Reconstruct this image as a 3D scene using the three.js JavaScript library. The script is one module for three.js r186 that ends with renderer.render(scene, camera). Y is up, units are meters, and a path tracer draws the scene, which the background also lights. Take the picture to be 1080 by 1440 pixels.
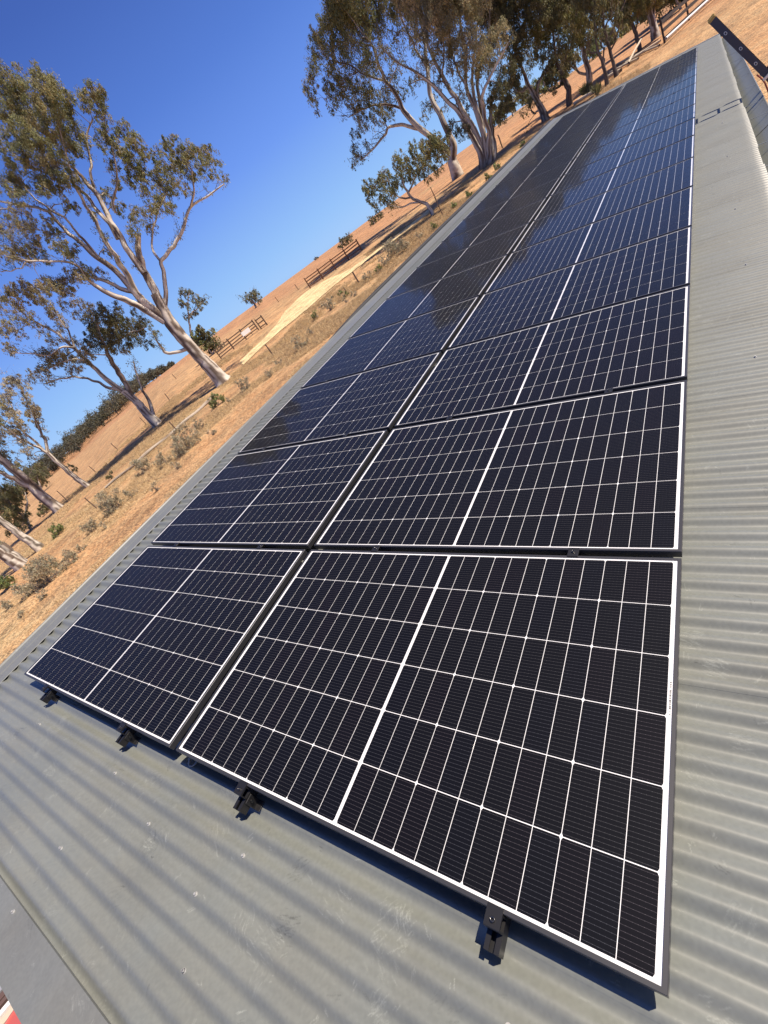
import * as THREE from 'three';
import { mergeGeometries, mergeVertices, toCreasedNormals } from 'three/addons/utils/BufferGeometryUtils.js';
import { RoundedBoxGeometry } from 'three/addons/geometries/RoundedBoxGeometry.js';

// ------------------------------------------------------------------ camera, sky, sun, exposure
const scene = new THREE.Scene();
const F = 650.153, CX = 540, CY = 720;                       // focal length in photo pixels
const camera = new THREE.PerspectiveCamera(95.8365, 0.75, 0.05, 6000);
const camPos = new THREE.Vector3(3.83766, 5.00682, 0.10722);
const camFwd = new THREE.Vector3(-0.6549175, -0.4650375, -0.59567037).normalize();
const camUp = new THREE.Vector3(0.12559491, 0.71029353, -0.69261029).normalize();
camera.position.copy(camPos); camera.up.copy(camUp);
camera.lookAt(camPos.clone().add(camFwd)); camera.updateMatrixWorld();

const sunDir = new THREE.Vector3(0.493, 0.822, -0.29).normalize();
{
  const w = 512, h = 256, data = new Float32Array(w * h * 4), d = new THREE.Vector3();
  const stops = [[-1, .23, .36, .56], [0, .26, .41, .645], [.05, .208, .368, .64], [.18, .110, .222, .59], [.30, .066, .146, .45], [.43, .041, .091, .32], [.7, .028, .064, .24], [1, .025, .057, .215]];
  for (let j = 0; j < h; j++) for (let i = 0; i < w; i++) {
    const th = ((j + .5) / h - .5) * Math.PI, ph = ((i + .5) / w - .5) * 2 * Math.PI;
    d.set(Math.cos(th) * Math.cos(ph), Math.sin(th), Math.cos(th) * Math.sin(ph));
    const e = d.y; let k = 0; while (k < stops.length - 2 && e > stops[k + 1][0]) k++;
    const a = stops[k], b = stops[k + 1], t = Math.min(1, Math.max(0, (e - a[0]) / (b[0] - a[0])));
    const mu = Math.max(0, d.dot(sunDir)), glow = 0.10 * Math.pow(mu, 6) + 0.4 * Math.pow(mu, 60);
    const o = (j * w + i) * 4;
    data[o] = a[1] + (b[1] - a[1]) * t + glow * .95; data[o + 1] = a[2] + (b[2] - a[2]) * t + glow * .98;
    data[o + 2] = a[3] + (b[3] - a[3]) * t + glow; data[o + 3] = 1;
  }
  const sky = new THREE.DataTexture(data, w, h, THREE.RGBAFormat, THREE.FloatType);
  sky.mapping = THREE.EquirectangularReflectionMapping; sky.magFilter = THREE.LinearFilter; sky.minFilter = THREE.LinearFilter;
  sky.wrapS = THREE.RepeatWrapping; sky.needsUpdate = true;
  scene.background = sky; scene.environment = sky;
}
const sun = new THREE.DirectionalLight(0xfff0dc, 5.0);
sun.position.copy(sunDir).multiplyScalar(200); sun.castShadow = true; sun.shadow.mapSize.set(4096, 4096);
Object.assign(sun.shadow.camera, { left: -120, right: 120, top: 120, bottom: -120, near: 1, far: 500 });
scene.add(sun); scene.add(sun.target);
const renderer = new THREE.WebGLRenderer({ antialias: true });
renderer.toneMapping = THREE.LinearToneMapping; renderer.toneMappingExposure = 1.5; renderer.shadowMap.enabled = true;

// ------------------------------------------------------------------ helpers
function rng(seed) { let a = seed >>> 0; return () => { a = (a + 0x6D2B79F5) | 0; let t = Math.imul(a ^ (a >>> 15), 1 | a); t = (t + Math.imul(t ^ (t >>> 7), 61 | t)) ^ t; return ((t ^ (t >>> 14)) >>> 0) / 4294967296; }; }
const V = (x, y, z) => new THREE.Vector3(x, y, z);
const clamp = (x, a, b) => Math.min(b, Math.max(a, x));
const sstep = (a, b, x) => { const t = clamp((x - a) / (b - a), 0, 1); return t * t * (3 - 2 * t); };
function hash2(i, j, s) { let h = Math.imul(i, 374761393) ^ Math.imul(j, 668265263) ^ Math.imul(s, 2147483647 ^ 0x5bd1e995); h = Math.imul(h ^ (h >>> 13), 1274126177); h ^= h >>> 16; return (h >>> 0) / 4294967296; }
function vnoise(x, y, s = 1, px = 0) {
  const i = Math.floor(x), j = Math.floor(y), fx = x - i, fy = y - j, u = fx * fx * (3 - 2 * fx), v = fy * fy * (3 - 2 * fy);
  const m = (a) => px ? ((a % px) + px) % px : a;
  const a = hash2(m(i), m(j), s), b = hash2(m(i + 1), m(j), s), c = hash2(m(i), m(j + 1), s), d = hash2(m(i + 1), m(j + 1), s);
  return a + (b - a) * u + (c - a) * v + (a - b - c + d) * u * v;
}
function fbm(x, y, s, oct = 4, px = 0) { let r = 0, a = .5, t = 0; for (let k = 0; k < oct; k++) { r += a * vnoise(x, y, s + k, px); t += a; a *= .5; x *= 2; y *= 2; if (px) px *= 2; } return r / t; }
const used = {};
function numbered(n) { const k = used[n] = (used[n] ?? -1) + 1; return k ? n + '_' + String(k).padStart(3, '0') : n; }
function tag(o, label, category, group, kind) { o.userData.label = label; o.userData.category = category; if (group) o.userData.group = group; if (kind) o.userData.kind = kind; return o; }
function thing(name, label, category, group) { const g = new THREE.Group(); g.name = numbered(name); scene.add(g); return tag(g, label, category, group); }
function part(name, geo, mat, parent) { const m = new THREE.Mesh(geo, mat); m.name = name; m.castShadow = m.receiveShadow = true; parent.add(m); return m; }
function structure(name, geo, mat) { const m = part(name, geo, mat, scene); m.userData.kind = 'structure'; return m; }
function box(w, h, d, x = 0, y = 0, z = 0) { return new THREE.BoxGeometry(w, h, d).translate(x, y, z); }
function rbox(w, h, d, r, x = 0, y = 0, z = 0) { return new RoundedBoxGeometry(w, h, d, 1, r).translate(x, y, z); }
function tex(w, h, fn, srgb = true) {
  const data = new Uint8Array(w * h * 4);
  for (let j = 0; j < h; j++) for (let i = 0; i < w; i++) { const c = fn(i, j), o = (j * w + i) * 4; data[o] = clamp(c[0], 0, 255); data[o + 1] = clamp(c[1], 0, 255); data[o + 2] = clamp(c[2], 0, 255); data[o + 3] = 255; }
  const t = new THREE.DataTexture(data, w, h, THREE.RGBAFormat); t.wrapS = t.wrapT = THREE.RepeatWrapping; t.magFilter = THREE.LinearFilter; t.minFilter = THREE.LinearMipmapLinearFilter; t.generateMipmaps = true;
  if (srgb) t.colorSpace = THREE.SRGBColorSpace; t.needsUpdate = true; return t;
}
const lin = (r, g, b) => new THREE.Color().setRGB(r, g, b);
// photo pixel -> direction
const camRight = V().crossVectors(camFwd, camUp).normalize(), camDown = V().copy(camUp).negate();
function ray(x, y) { return V().copy(camFwd).multiplyScalar(F).addScaledVector(camRight, x - CX).addScaledVector(camDown, y - CY).normalize(); }
function mpp(x, y, t) { return t * ray(x, y).dot(camFwd) / F; }   // metres per photo pixel at distance t

// ------------------------------------------------------------------ terrain
const azT = [[-180, -4], [-90, -4], [-77, -2.6], [-71, -1.4], [-65, 2.2], [-58, 5.6], [-50, 6.0], [-36, 5.8], [-16, 5.5], [-9, 4.6], [0, 4.4], [15, 3], [60, 0], [180, -4]];
function azVal(a) { let k = 0; while (k < azT.length - 2 && a > azT[k + 1][0]) k++; const p = azT[k], q = azT[k + 1]; return p[1] + (q[1] - p[1]) * sstep(0, 1, (a - p[0]) / (q[0] - p[0])); }
function terrain(x, z) {
  const dx = x - camPos.x, dz = z - camPos.z, r = Math.hypot(dx, dz), az = Math.atan2(dx, -dz) * 180 / Math.PI;
  let y = azVal(az) * (1 - Math.exp(-Math.max(0, r - 58) / 80));
  if (r > 260) y -= (r - 260) * .012;
  if (r > 285) y += 4.2 * sstep(285, 420, r) * (1 - sstep(-64, -55, az));
  const far = sstep(20, 80, r);
  y += far * .25 * (fbm(x * .06, z * .06, 11, 3) - .5) + sstep(12, 25, r) * .07 * (fbm(x * .45, z * .45, 17, 3) - .5);
  return y;
}
function ground(x, y) {   // where the line of sight through a pixel meets the terrain
  const d = ray(x, y); let t = 4, p = 0;
  for (let k = 0; k < 4000; k++) { const X = camPos.x + d.x * t, Z = camPos.z + d.z * t, Y = camPos.y + d.y * t; if (Y < terrain(X, Z)) { let a = p, b = t; for (let q = 0; q < 20; q++) { const m = (a + b) / 2; if (camPos.y + d.y * m < terrain(camPos.x + d.x * m, camPos.z + d.z * m)) b = m; else a = m; } t = b; break; } p = t; t += Math.max(.1, t * .004); if (t > 600) break; }
  const X = camPos.x + d.x * t, Z = camPos.z + d.z * t; return V(X, terrain(X, Z), Z);
}
const groundTex = tex(1024, 1024, (i, j) => {
  const u = i / 1024, v = j / 1024;
  const n = fbm(u * 8, v * 8, 3, 5, 8), f = fbm(u * 96, v * 96, 7, 3, 96), g = vnoise(u * 256, v * 256, 9, 256);
  const st = vnoise(u * 40 + 3 * n, v * 220, 12, 0);
  const lit = vnoise(u * 120 + 7, v * 120, 61, 0), spot = lit > .80 ? (lit - .80) * -1.5 : 0, k = .66 + .36 * n + .42 * (f - .5) + .34 * (g - .5) + .20 * (st - .5) + spot;
  const red = fbm(u * 24, v * 24, 23, 3, 24);
  return [255 * k, 252 * k * (1 - .12 * (red - .5)), 246 * k * (1 - .22 * (red - .5))];
});
groundTex.repeat.set(1, 1);
const groundMat = new THREE.MeshStandardMaterial({ map: groundTex, vertexColors: true, roughness: 1, bumpMap: groundTex, bumpScale: .05 });
{
  const NA = 240, radii = []; for (let r = 1.5; r < 2600; r *= 1.033) radii.push(r);
  const NR = radii.length, pos = [], col = [], uv = [], idx = [];
  for (let a = 0; a <= NA; a++) for (let k = 0; k < NR; k++) {
    const az = a / NA * 2 * Math.PI, r = radii[k], x = camPos.x + Math.sin(az) * r, z = camPos.z - Math.cos(az) * r;
    pos.push(x, terrain(x, z), z); uv.push(x / 14, z / 14);
    // straw coloured dry grass over red soil, in patches
    const soil = sstep(.46, .66, fbm(x * .16 + 5, z * .16, 41, 4)), bare = 1 - sstep(9, 26, Math.abs(x + 2)), padd = sstep(-47, -56, x), far = sstep(-75, -95, z);
    const green = sstep(.58, .72, fbm(x * .09, z * .09, 57, 3)) * (1 - padd) * sstep(-20, -30, x);
    let c = [.60, .405, .205];
    const mix = (d, t) => { c = c.map((q, i) => q + (d[i] - q) * t); };
    mix([.50, .25, .11], .5 * soil); mix([.60, .36, .175], .6 * bare); mix([.58, .345, .165], .75 * padd); mix([.54, .275, .13], .75 * far); mix([.40, .33, .16], .4 * green);
    const b = .88 + .28 * fbm(x * .05, z * .05, 77, 3); col.push(c[0] * b, c[1] * b, c[2] * b);
  }
  for (let a = 0; a < NA; a++) for (let k = 0; k < NR - 1; k++) { const p = a * NR + k, q = p + NR; idx.push(p, p + 1, q, q, p + 1, q + 1); }
  const g = new THREE.BufferGeometry(); g.setAttribute('position', new THREE.Float32BufferAttribute(pos, 3)); g.setAttribute('color', new THREE.Float32BufferAttribute(col, 3)); g.setAttribute('uv', new THREE.Float32BufferAttribute(uv, 2)); g.setIndex(idx); g.computeVertexNormals();
  if (g.attributes.normal.getY(100) < 0) { const ix = g.index.array; for (let k = 0; k < ix.length; k += 3) { const t = ix[k]; ix[k] = ix[k + 1]; ix[k + 1] = t; } g.computeVertexNormals(); }
  structure('ground', g, groundMat);
}
// pale dirt track, laid on the ground between two edges
function strip(name, A, B, mat, lift, n = 60, m = 5) {
  const cA = new THREE.CatmullRomCurve3(A), cB = new THREE.CatmullRomCurve3(B), pos = [], uv = [], idx = [];
  for (let i = 0; i <= n; i++) for (let j = 0; j <= m; j++) {
    const p = cA.getPoint(i / n).lerp(cB.getPoint(i / n), j / m); if (j === 0 || j === m) { p.x += (vnoise(i * .9, j, 5) - .5) * .35; p.z += (vnoise(i * .9, j + 9, 6) - .5) * .35; }
    pos.push(p.x, terrain(p.x, p.z) + lift, p.z); uv.push(p.x / 9, p.z / 9);
  }
  for (let i = 0; i < n; i++) for (let j = 0; j < m; j++) { const p = i * (m + 1) + j, q = p + m + 1; idx.push(p, q, p + 1, p + 1, q, q + 1); }
  const g = new THREE.BufferGeometry(); g.setAttribute('position', new THREE.Float32BufferAttribute(pos, 3)); g.setAttribute('uv', new THREE.Float32BufferAttribute(uv, 2)); g.setIndex(idx); g.computeVertexNormals();
  return structure(name, g, mat);
}
const P = (a) => a.map(([x, y]) => ground(x, y));
const trackMat = new THREE.MeshStandardMaterial({ map: groundTex, color: lin(.88, .68, .37), roughness: 1 });
const trackA = P([[338, 508], [371, 477], [390, 455], [402, 437], [433, 409], [457, 395], [495, 377], [530, 352], [560, 329], [604, 294]]), trackB = P([[342, 514], [375, 483], [400, 461], [423, 443], [448, 421], [470, 402], [498, 381], [532, 355], [563, 332], [607, 297]]);
strip('dirt_track', trackA, trackB, trackMat, .06);
const trackPts = []; { const cA = new THREE.CatmullRomCurve3(trackA), cB = new THREE.CatmullRomCurve3(trackB); for (let i = 0; i <= 80; i++) { const a = cA.getPoint(i / 80), b = cB.getPoint(i / 80); trackPts.push([(a.x + b.x) / 2, (a.z + b.z) / 2, Math.hypot(a.x - b.x, a.z - b.z) / 2 + .3]); } }
const onTrack = (x, z) => trackPts.some(([a, b, w]) => (x - a) * (x - a) + (z - b) * (z - b) < w * w);

// ------------------------------------------------------------------ roof frame of reference: u along the shed (away), v down the fall, w out of the roof
const pitch = 7.58 * Math.PI / 180, cp = Math.cos(pitch), sp = Math.sin(pitch), O = V(0, 4.1, 0);
const roofPoint = (u, v, w) => V(O.x + v * cp + w * sp, O.y - v * sp + w * cp, -u);
function onRoof(g, u, v, w) { g.position.copy(roofPoint(u, v, w)); g.rotation.z = -pitch; return g; }   // local x = v, y = w, z = -u
const PIT = .076, CREST = -.092, AMP = .008, U0 = -.80, U1 = 21.70, V0 = -.50, V1 = 4.095, PH = -.175;
const corr = (u) => CREST - AMP + AMP * Math.cos((u - PH) / PIT * 2 * Math.PI);

// painted steel: plain colour with dust, scuffs and chalky rub marks
const scuffBuf = new Float32Array(1024 * 1024);
{ const R = rng(808);
  for (let k = 0; k < 520; k++) {   // short rub marks, boot scuffs and drips of dust
    const cx = R() * 1024, cy = R() * 1024, big = R() < .22, n = big ? 26 + R() * 30 : 1 + R() * 3, a = R() * 6.28, spread = big ? 10 + R() * 16 : 3, amt = (R() < .78 ? 1 : -.9) * (big ? 12 + 16 * R() : 18 + 40 * R());
    for (let q = 0; q < n; q++) { let x = cx + (R() - .5) * spread * 2, y = cy + (R() - .5) * spread * 2; const b = a + (R() - .5) * (big ? .5 : .2), L = (big ? 3 + R() * 9 : 2 + R() * R() * 16); for (let t = 0; t < L; t++) { scuffBuf[((Math.round(y) & 1023) << 10) | (Math.round(x) & 1023)] += amt * (.4 + .6 * R()); x += Math.cos(b); y += Math.sin(b); } }
  } }
const scuff = tex(1024, 1024, (i, j) => {
  const u = i / 1024, v = j / 1024; const k = 212 + 22 * (fbm(u * 6, v * 6, 31, 5, 6) - .5) + 12 * (vnoise(u * 340, v * 340, 33, 340) - .5) + 9 * (fbm(u * 60, v * 14, 34, 2, 0) - .5) + clamp(scuffBuf[j * 1024 + i], -44, 46);
  const w = 5 * (fbm(u * 14, v * 14, 39, 3, 14) - .5); return [k + w, k, k - 1.5 * w];
});
function steel(r, g, b, rough, s = 1) { const t = scuff.clone(); t.repeat.set(s, s); t.needsUpdate = true; return new THREE.MeshPhysicalMaterial({ color: lin(r, g, b), map: t, roughness: rough, metalness: 0, side: THREE.DoubleSide, clearcoat: .3, clearcoatRoughness: .32 }); }
const roofMat = steel(.246, .262, .238, .40), capMat = steel(.222, .234, .221, .45), gutterMat = steel(.225, .240, .210, .45);
const wallMat = steel(.30, .30, .28, .6);
const screwMat = new THREE.MeshStandardMaterial({ color: lin(.45, .45, .43), roughness: .45, metalness: .4 });

const shed = thing('farm_shed', 'long grey corrugated-steel shed whose roof carries the solar panels', 'shed');
{
  const cover = PIT * 10, n = Math.ceil((U1 - U0) / cover);
  const grid = (us, vs, wf) => {
    const pos = [], uv = [], idx = [];
    us.forEach((u) => vs.forEach((v) => { const p = roofPoint(u, v, wf(u, v)); pos.push(p.x, p.y, p.z); uv.push(u / 2.3, v / 2.3); }));
    for (let i = 0; i < us.length - 1; i++) for (let j = 0; j < vs.length - 1; j++) { const p = i * vs.length + j, q = p + vs.length; idx.push(p, p + 1, q, q, p + 1, q + 1); }
    const g = new THREE.BufferGeometry(); g.setAttribute('position', new THREE.Float32BufferAttribute(pos, 3)); g.setAttribute('uv', new THREE.Float32BufferAttribute(uv, 2)); g.setIndex(idx); g.computeVertexNormals(); return g;
  };
  const R = rng(5);
  for (let s = 0; s < n; s++) {
    const a = U0 + s * cover, b = Math.min(U1, a + cover + PIT * .55), us = [], k = Math.ceil((b - a) / (PIT / 14));
    for (let i = 0; i <= k; i++) us.push(a + (b - a) * i / k);
    const e = (R() - .5) * .012, vs = [V0, .6, 1.6, 2.6, 3.6, 4.02, 4.055 + e, 4.075 + e, 4.095 + e, 4.108 + e];
    part('roof_sheet', grid(us, vs, (u, v) => corr(u) + .0005 * (1 - (u - a) / (b - a)) - .0055 * Math.pow(clamp((v - 4.045) / .06, 0, 1.1), 1.7)), roofMat, shed);
  }
  // capping along the high edge
  const prof = (pts, ua, ub, mat, name) => { const pos = [], uv = [], idx = []; pts.forEach(([v, w], i) => { [ua, ub].forEach((u) => { const p = roofPoint(u, v, w); pos.push(p.x, p.y, p.z); uv.push(u / 2.3, (v + w) / 2.3); }); if (i) { const q = (i - 1) * 2; idx.push(q, q + 1, q + 2, q + 2, q + 1, q + 3); } });
    let g = new THREE.BufferGeometry(); g.setAttribute('position', new THREE.Float32BufferAttribute(pos, 3)); g.setAttribute('uv', new THREE.Float32BufferAttribute(uv, 2)); g.setIndex(idx); g = toCreasedNormals(g, .3); return part(name, g, mat, shed); };
  for (let k = 0; k < 4; k++) {   // lengths of capping, lapped
    const a = -.84 + k * 5.66, b = Math.min(21.76, a + 5.68), w = CREST + .0015 + (k % 2) * .0012;
    prof([[-.436, w - .002], [-.44, w + .001], [-.545, w + .003], [-.553, w + .0062], [-.628, w + .008], [-.638, w + .0085], [-.645, w + .018], [-.653, w + .019], [-.656, w - .12]], a, b, capMat, 'edge_capping');
  }
  // barge capping on the near gable end and the far one
  const barge = (u0, u1, uDown) => { const w = CREST + .004; const pos = []; const uv = []; const idx = []; const L = [[u0, w - .012], [u0, w], [u1, w + .002], [uDown, w - .14]];
    L.forEach(([u, ww], i) => { [-.66, 4.15].forEach((v) => { const p = roofPoint(u, v, ww); pos.push(p.x, p.y, p.z); uv.push(v / 2.3, (u + ww) / 2.3); }); if (i) { const q = (i - 1) * 2; idx.push(q, q + 1, q + 2, q + 2, q + 1, q + 3); } });
    let g = new THREE.BufferGeometry(); g.setAttribute('position', new THREE.Float32BufferAttribute(pos, 3)); g.setAttribute('uv', new THREE.Float32BufferAttribute(uv, 2)); g.setIndex(idx); g = toCreasedNormals(g, .3); part('barge_capping', g, capMat, shed); };
  barge(-.673, -.83, -.836); barge(21.62, 21.74, 21.746);
  // gutter on the low edge: back, sole, front with rolled lip
  const gp = [[4.02, -.118], [4.025, -.27], [4.05, -.285], [4.09, -.278], [4.17, -.232], [4.25, -.180], [4.31, -.138], [4.318, -.130], [4.328, -.132], [4.332, -.142], [4.334, -.29]];
  const gut = prof(gp, -.84, 21.76, gutterMat, 'gutter');
  for (const u of [7.9, 14.2]) { const s = gp.map(([v, w]) => [v, w]); const pos = [], idx = []; s.slice(2, 7).forEach(([v, w], i) => { [u, u + .05].forEach((uu) => { const p = roofPoint(uu, v - .004, w + .004); pos.push(p.x, p.y, p.z); }); if (i) { const q = (i - 1) * 2; idx.push(q, q + 1, q + 2, q + 2, q + 1, q + 3); } }); const g = new THREE.BufferGeometry(); g.setAttribute('position', new THREE.Float32BufferAttribute(pos, 3)); g.setAttribute('uv', new THREE.Float32BufferAttribute(pos.filter((_, i) => i % 3 < 2), 2)); g.setIndex(idx); g.computeVertexNormals(); part('gutter_joint', g, capMat, gut); }
  // gutter straps
  for (let u = .6; u < 21; u += 1.2) { const g = new THREE.BoxGeometry(.27, .003, .016); const m = part('gutter_strap', g, capMat, gut); onRoof(m, u + .3 + (u * 7 % 1) * .5, 4.18, -.135); }
  // walls, closed below the roof
  const xa = roofPoint(0, -.60, 0).x, xb = roofPoint(0, 4.0, 0).x, ya = roofPoint(0, -.6, -.13).y, yb = roofPoint(0, 4, -.13).y;
  const gable = (z, d) => { const sh = new THREE.Shape(); sh.moveTo(xa, -.6); sh.lineTo(xb, -.6); sh.lineTo(xb, yb); sh.lineTo(xa, ya); const g = new THREE.ExtrudeGeometry(sh, { depth: .04, bevelEnabled: false }).translate(0, 0, z); part('wall', g, wallMat, shed); };
  gable(.74, 1); gable(-21.68, 1);
  part('wall', box(.04, ya + .6, 22.34, xa - .022, (ya - .6) / 2, -10.45), wallMat, shed);
  part('wall', box(.04, yb + .6, 22.34, xb + .022, (yb - .6) / 2, -10.45), wallMat, shed);
  // hex roofing screws along the battens, on the crests
  const sg = mergeGeometries([new THREE.CylinderGeometry(.0066, .0075, .002, 12).translate(0, .001, 0), new THREE.CylinderGeometry(.0042, .0045, .006, 6).translate(0, .005, 0)]);
  for (const v of [.475, 1.41, 2.34, 3.27]) for (let k = -1; k < 2; k++) { const u = PH + .304 * k * (1); if (u < -.5 || u > 0) continue; onRoof(part('roofing_screw', sg, screwMat, shed), u, v, CREST); }
  for (const [u, v] of [[-.479, .475], [-.479, 1.415], [-.479, 2.341], [-.327, 2.23], [-.251, 1.817], [-.479, 3.27], [-.175 + .304 * 9, 3.85], [-.175 + .304 * 5, 3.88], [-.175 + .304 * 17, 3.86], [-.175 + .304 * 13, 3.87], [-.175 + .304 * 23, 3.86], [-.175 + .304 * 29, 3.86]]) onRoof(part('roofing_screw', sg, screwMat, shed), u, v, CREST);
  for (const v of [.475, 1.412, 2.34, 3.27]) onRoof(part('roofing_screw', sg, screwMat, shed), -.700, v, CREST + .0045);
}

tag(part('black_conduit', new THREE.TubeGeometry(new THREE.CatmullRomCurve3([[4.6, -.70, -.16], [6.0, -.705, -.095], [8, -.705, -.078], [12, -.707, -.074], [16, -.705, -.078], [21.3, -.707, -.075]].map(([u, v, w]) => roofPoint(u, v, w))), 80, .045, 8), new THREE.MeshStandardMaterial({ color: lin(.02, .02, .02), roughness: .6 }), scene), 'black conduit running along the outside of the edge capping', 'conduit');
// ------------------------------------------------------------------ solar panels
const PL = 1.762, PW = 1.134, GV = .0492, GU = .02974, NP = 17;
const ord = ['first', 'second', 'third', 'fourth', 'fifth', 'sixth', 'seventh', 'eighth', 'ninth', 'tenth', 'eleventh', 'twelfth', 'thirteenth', 'fourteenth', 'fifteenth', 'sixteenth', 'seventeenth'];
const cellTex = tex(1024, 96, (i, j) => {
  const u = i / 1024, n = 16, p = (u * n) % 1, d = Math.abs(p - .5) * 182 / n;            // millimetres from the wire
  let k = 15 + 3 * (vnoise(i * .4, j * .4, 3) - .5); let b = k * 1.12, r = k * 1.02;
  if (d < .42) { const pad = (j % 16 < 2) ? 30 : 0; k = r = 62 + pad; b = 64 + pad; }
  if (d < .7 && (j < 4 || j > 91)) { k = r = b = 60; }
  return [r, k, b];
});
const cellMats = [[1, 1, 1], [1.08, .98, 1.03], [.93, .96, 1.06]].map(([r, g, b]) => new THREE.MeshPhysicalMaterial({ map: cellTex, color: new THREE.Color().setRGB(Math.min(r, 1.2) * .85, g * .85, b * .85), roughness: .5, clearcoat: .42, clearcoatRoughness: .05, ior: 1.5, specularIntensity: .12, sheen: .22, sheenRoughness: .55, sheenColor: lin(.62, .60, .56) }));
const sheetMat = new THREE.MeshPhysicalMaterial({ color: lin(.74, .75, .76), roughness: .6, clearcoat: 1, clearcoatRoughness: .045, specularIntensity: .3 });
const frameMat = new THREE.MeshPhysicalMaterial({ color: lin(.050, .050, .054), roughness: .36, metalness: .35, clearcoat: .15, clearcoatRoughness: .4 });
const blackMat = new THREE.MeshPhysicalMaterial({ color: lin(.022, .022, .024), roughness: .38, metalness: .4 });
const boltMat = new THREE.MeshStandardMaterial({ color: lin(.10, .10, .10), roughness: .25, metalness: .9 });
const wireMat = new THREE.MeshPhysicalMaterial({ color: lin(.34, .34, .35), roughness: .5, clearcoat: 1, clearcoatRoughness: .045 });
const LIP = .0105, CV = .0692, GVc = .0019, MID = .0125, CU = .1808, GUc = .0026;
const mV = (PL - 2 * LIP - 24 * CV - 22 * GVc - MID) / 2, mU = (PW - 2 * LIP - 6 * CU - 5 * GUc) / 2;
function cellShape(kind) {   // 0 near end of the wafer, 1 middle, 2 far end
  const a = CV / 2, b = CU / 2, c = .0062, s = new THREE.Shape(), pts = [];
  if (kind === 0) pts.push([-a + c * .55, -b], [a, -b], [a, b], [-a + c * .55, b], [-a, b - c], [-a, -b + c]);
  else if (kind === 2) pts.push([-a, -b], [a - c * .55, -b], [a, -b + c], [a, b - c], [a - c * .55, b], [-a, b]);
  else pts.push([-a, -b], [a, -b], [a, b], [-a, b]);
  s.setFromPoints(pts.map(([x, y]) => new THREE.Vector2(x, y)));
  const g = new THREE.ExtrudeGeometry(s, { depth: .0006, bevelEnabled: false }); g.rotateX(-Math.PI / 2);
  const p = g.attributes.position, uv = g.attributes.uv; for (let i = 0; i < p.count; i++) uv.setXY(i, (p.getZ(i) + b) / CU, (p.getX(i) + a) / CV); return g;
}
const cellGeos = [0, 1, 2].map(cellShape);
const cellSpots = [];
for (let i = 0; i < 24; i++) for (let j = 0; j < 6; j++) cellSpots.push([LIP + mV + i * CV + CV / 2 + (i - (i >= 12 ? 1 : 0)) * GVc + (i >= 12 ? MID : 0), LIP + mU + j * (CU + GUc) + CU / 2, i % 3]);
const frameGeo = (() => {   // four mitred bars, 30 mm deep, small chamfer on the outer top edge
  const bar = (len) => { const t = .0012, q = [[0, -.030], [0, -t], [t, 0], [LIP, 0], [LIP, -.004], [.0025, -.006], [.0025, -.028], [.022, -.028], [.022, -.030]];
    const pos = [], idx = []; q.forEach(([d, y]) => { pos.push(d, y, d, len - d, y, d); }); for (let i = 0; i < q.length; i++) { const a = i * 2, b = ((i + 1) % q.length) * 2; idx.push(a, a + 1, b, b, a + 1, b + 1); }
    const g = new THREE.BufferGeometry(); g.setAttribute('position', new THREE.Float32BufferAttribute(pos, 3)); g.setIndex(idx); const h = g.toNonIndexed(); h.computeVertexNormals(); h.setAttribute('uv', new THREE.Float32BufferAttribute(new Array(h.attributes.position.count * 2).fill(0), 2)); return h; };
  const near = bar(PL).rotateY(Math.PI).translate(PL, 0, 0), far = bar(PL).translate(0, 0, -PW);
  const lf = bar(PW).rotateY(Math.PI / 2), rt = bar(PW).rotateY(-Math.PI / 2).translate(PL, 0, -PW);
  return [near, far, lf, rt];
})();
const sheetGeo = box(PL - 2 * LIP + .002, .0008, PW - 2 * LIP + .002, PL / 2, -.0036, -PW / 2), backGeo = box(PL - .01, .0008, PW - .01, PL / 2, -.007, -PW / 2);
const ribbonGeo = box(.0022, .0006, PW - 2 * LIP - .02, PL / 2, -.0029, -PW / 2);
const jboxGeo = rbox(.11, .016, .07, .004, PL / 2, -.016, -PW / 2);
const farCells = mergeGeometries(cellSpots.map(([x, z, k]) => cellGeos[k].clone().translate(x, -.0032, -z)));
const RP = rng(91);
for (let row = 0; row < 2; row++) for (let k = 0; k < NP; k++) {
  const g = thing('solar_panel', `black framed solar panel, ${ord[k]} from the bare roof end, row beside ${row ? 'gutter' : 'edge capping'}`, 'solar panel', 'solar panels on the shed roof');
  onRoof(g, k * (PW + GU), row * (PL + GV), (RP() - .5) * .0016);
  g.rotation.x = (RP() - .5) * .0016;
  const fr = new THREE.Group(); fr.name = 'frame'; g.add(fr);
  for (const q of frameGeo) part('frame_bar', q, frameMat, fr);
  const bs = part('backsheet', sheetGeo, sheetMat, g);
  part('ribbon', ribbonGeo, wireMat, bs);
  part('junction_box', jboxGeo, blackMat, g);
  if (k < 5) {
    const cg = g;
    for (const [x, z, c] of cellSpots) { const r = RP(); const m = part('cell', cellGeos[c], cellMats[r < .6 ? 0 : r < .8 ? 1 : 2], cg); m.position.set(x, -.0032, -z); }
  } else { const m = part('cell_field', farCells, cellMats[0], g); m.userData.kind = 'stuff'; }
  if (k === 0 && row === 1) { // tiny printed serial strip on the white margin
    const t = tex(256, 8, (i) => { const q = hash2(i >> 1, 3, 7) > .52 ? 40 : 215; return [q, q, q]; });
    const lb = part('serial_label', new THREE.PlaneGeometry(.10, .005).rotateX(-Math.PI / 2).rotateY(Math.PI / 2), new THREE.MeshStandardMaterial({ map: t, roughness: .5 }), g); lb.position.set(PL - LIP - mV * .45, -.0030, -.62);
  }
}
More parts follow.
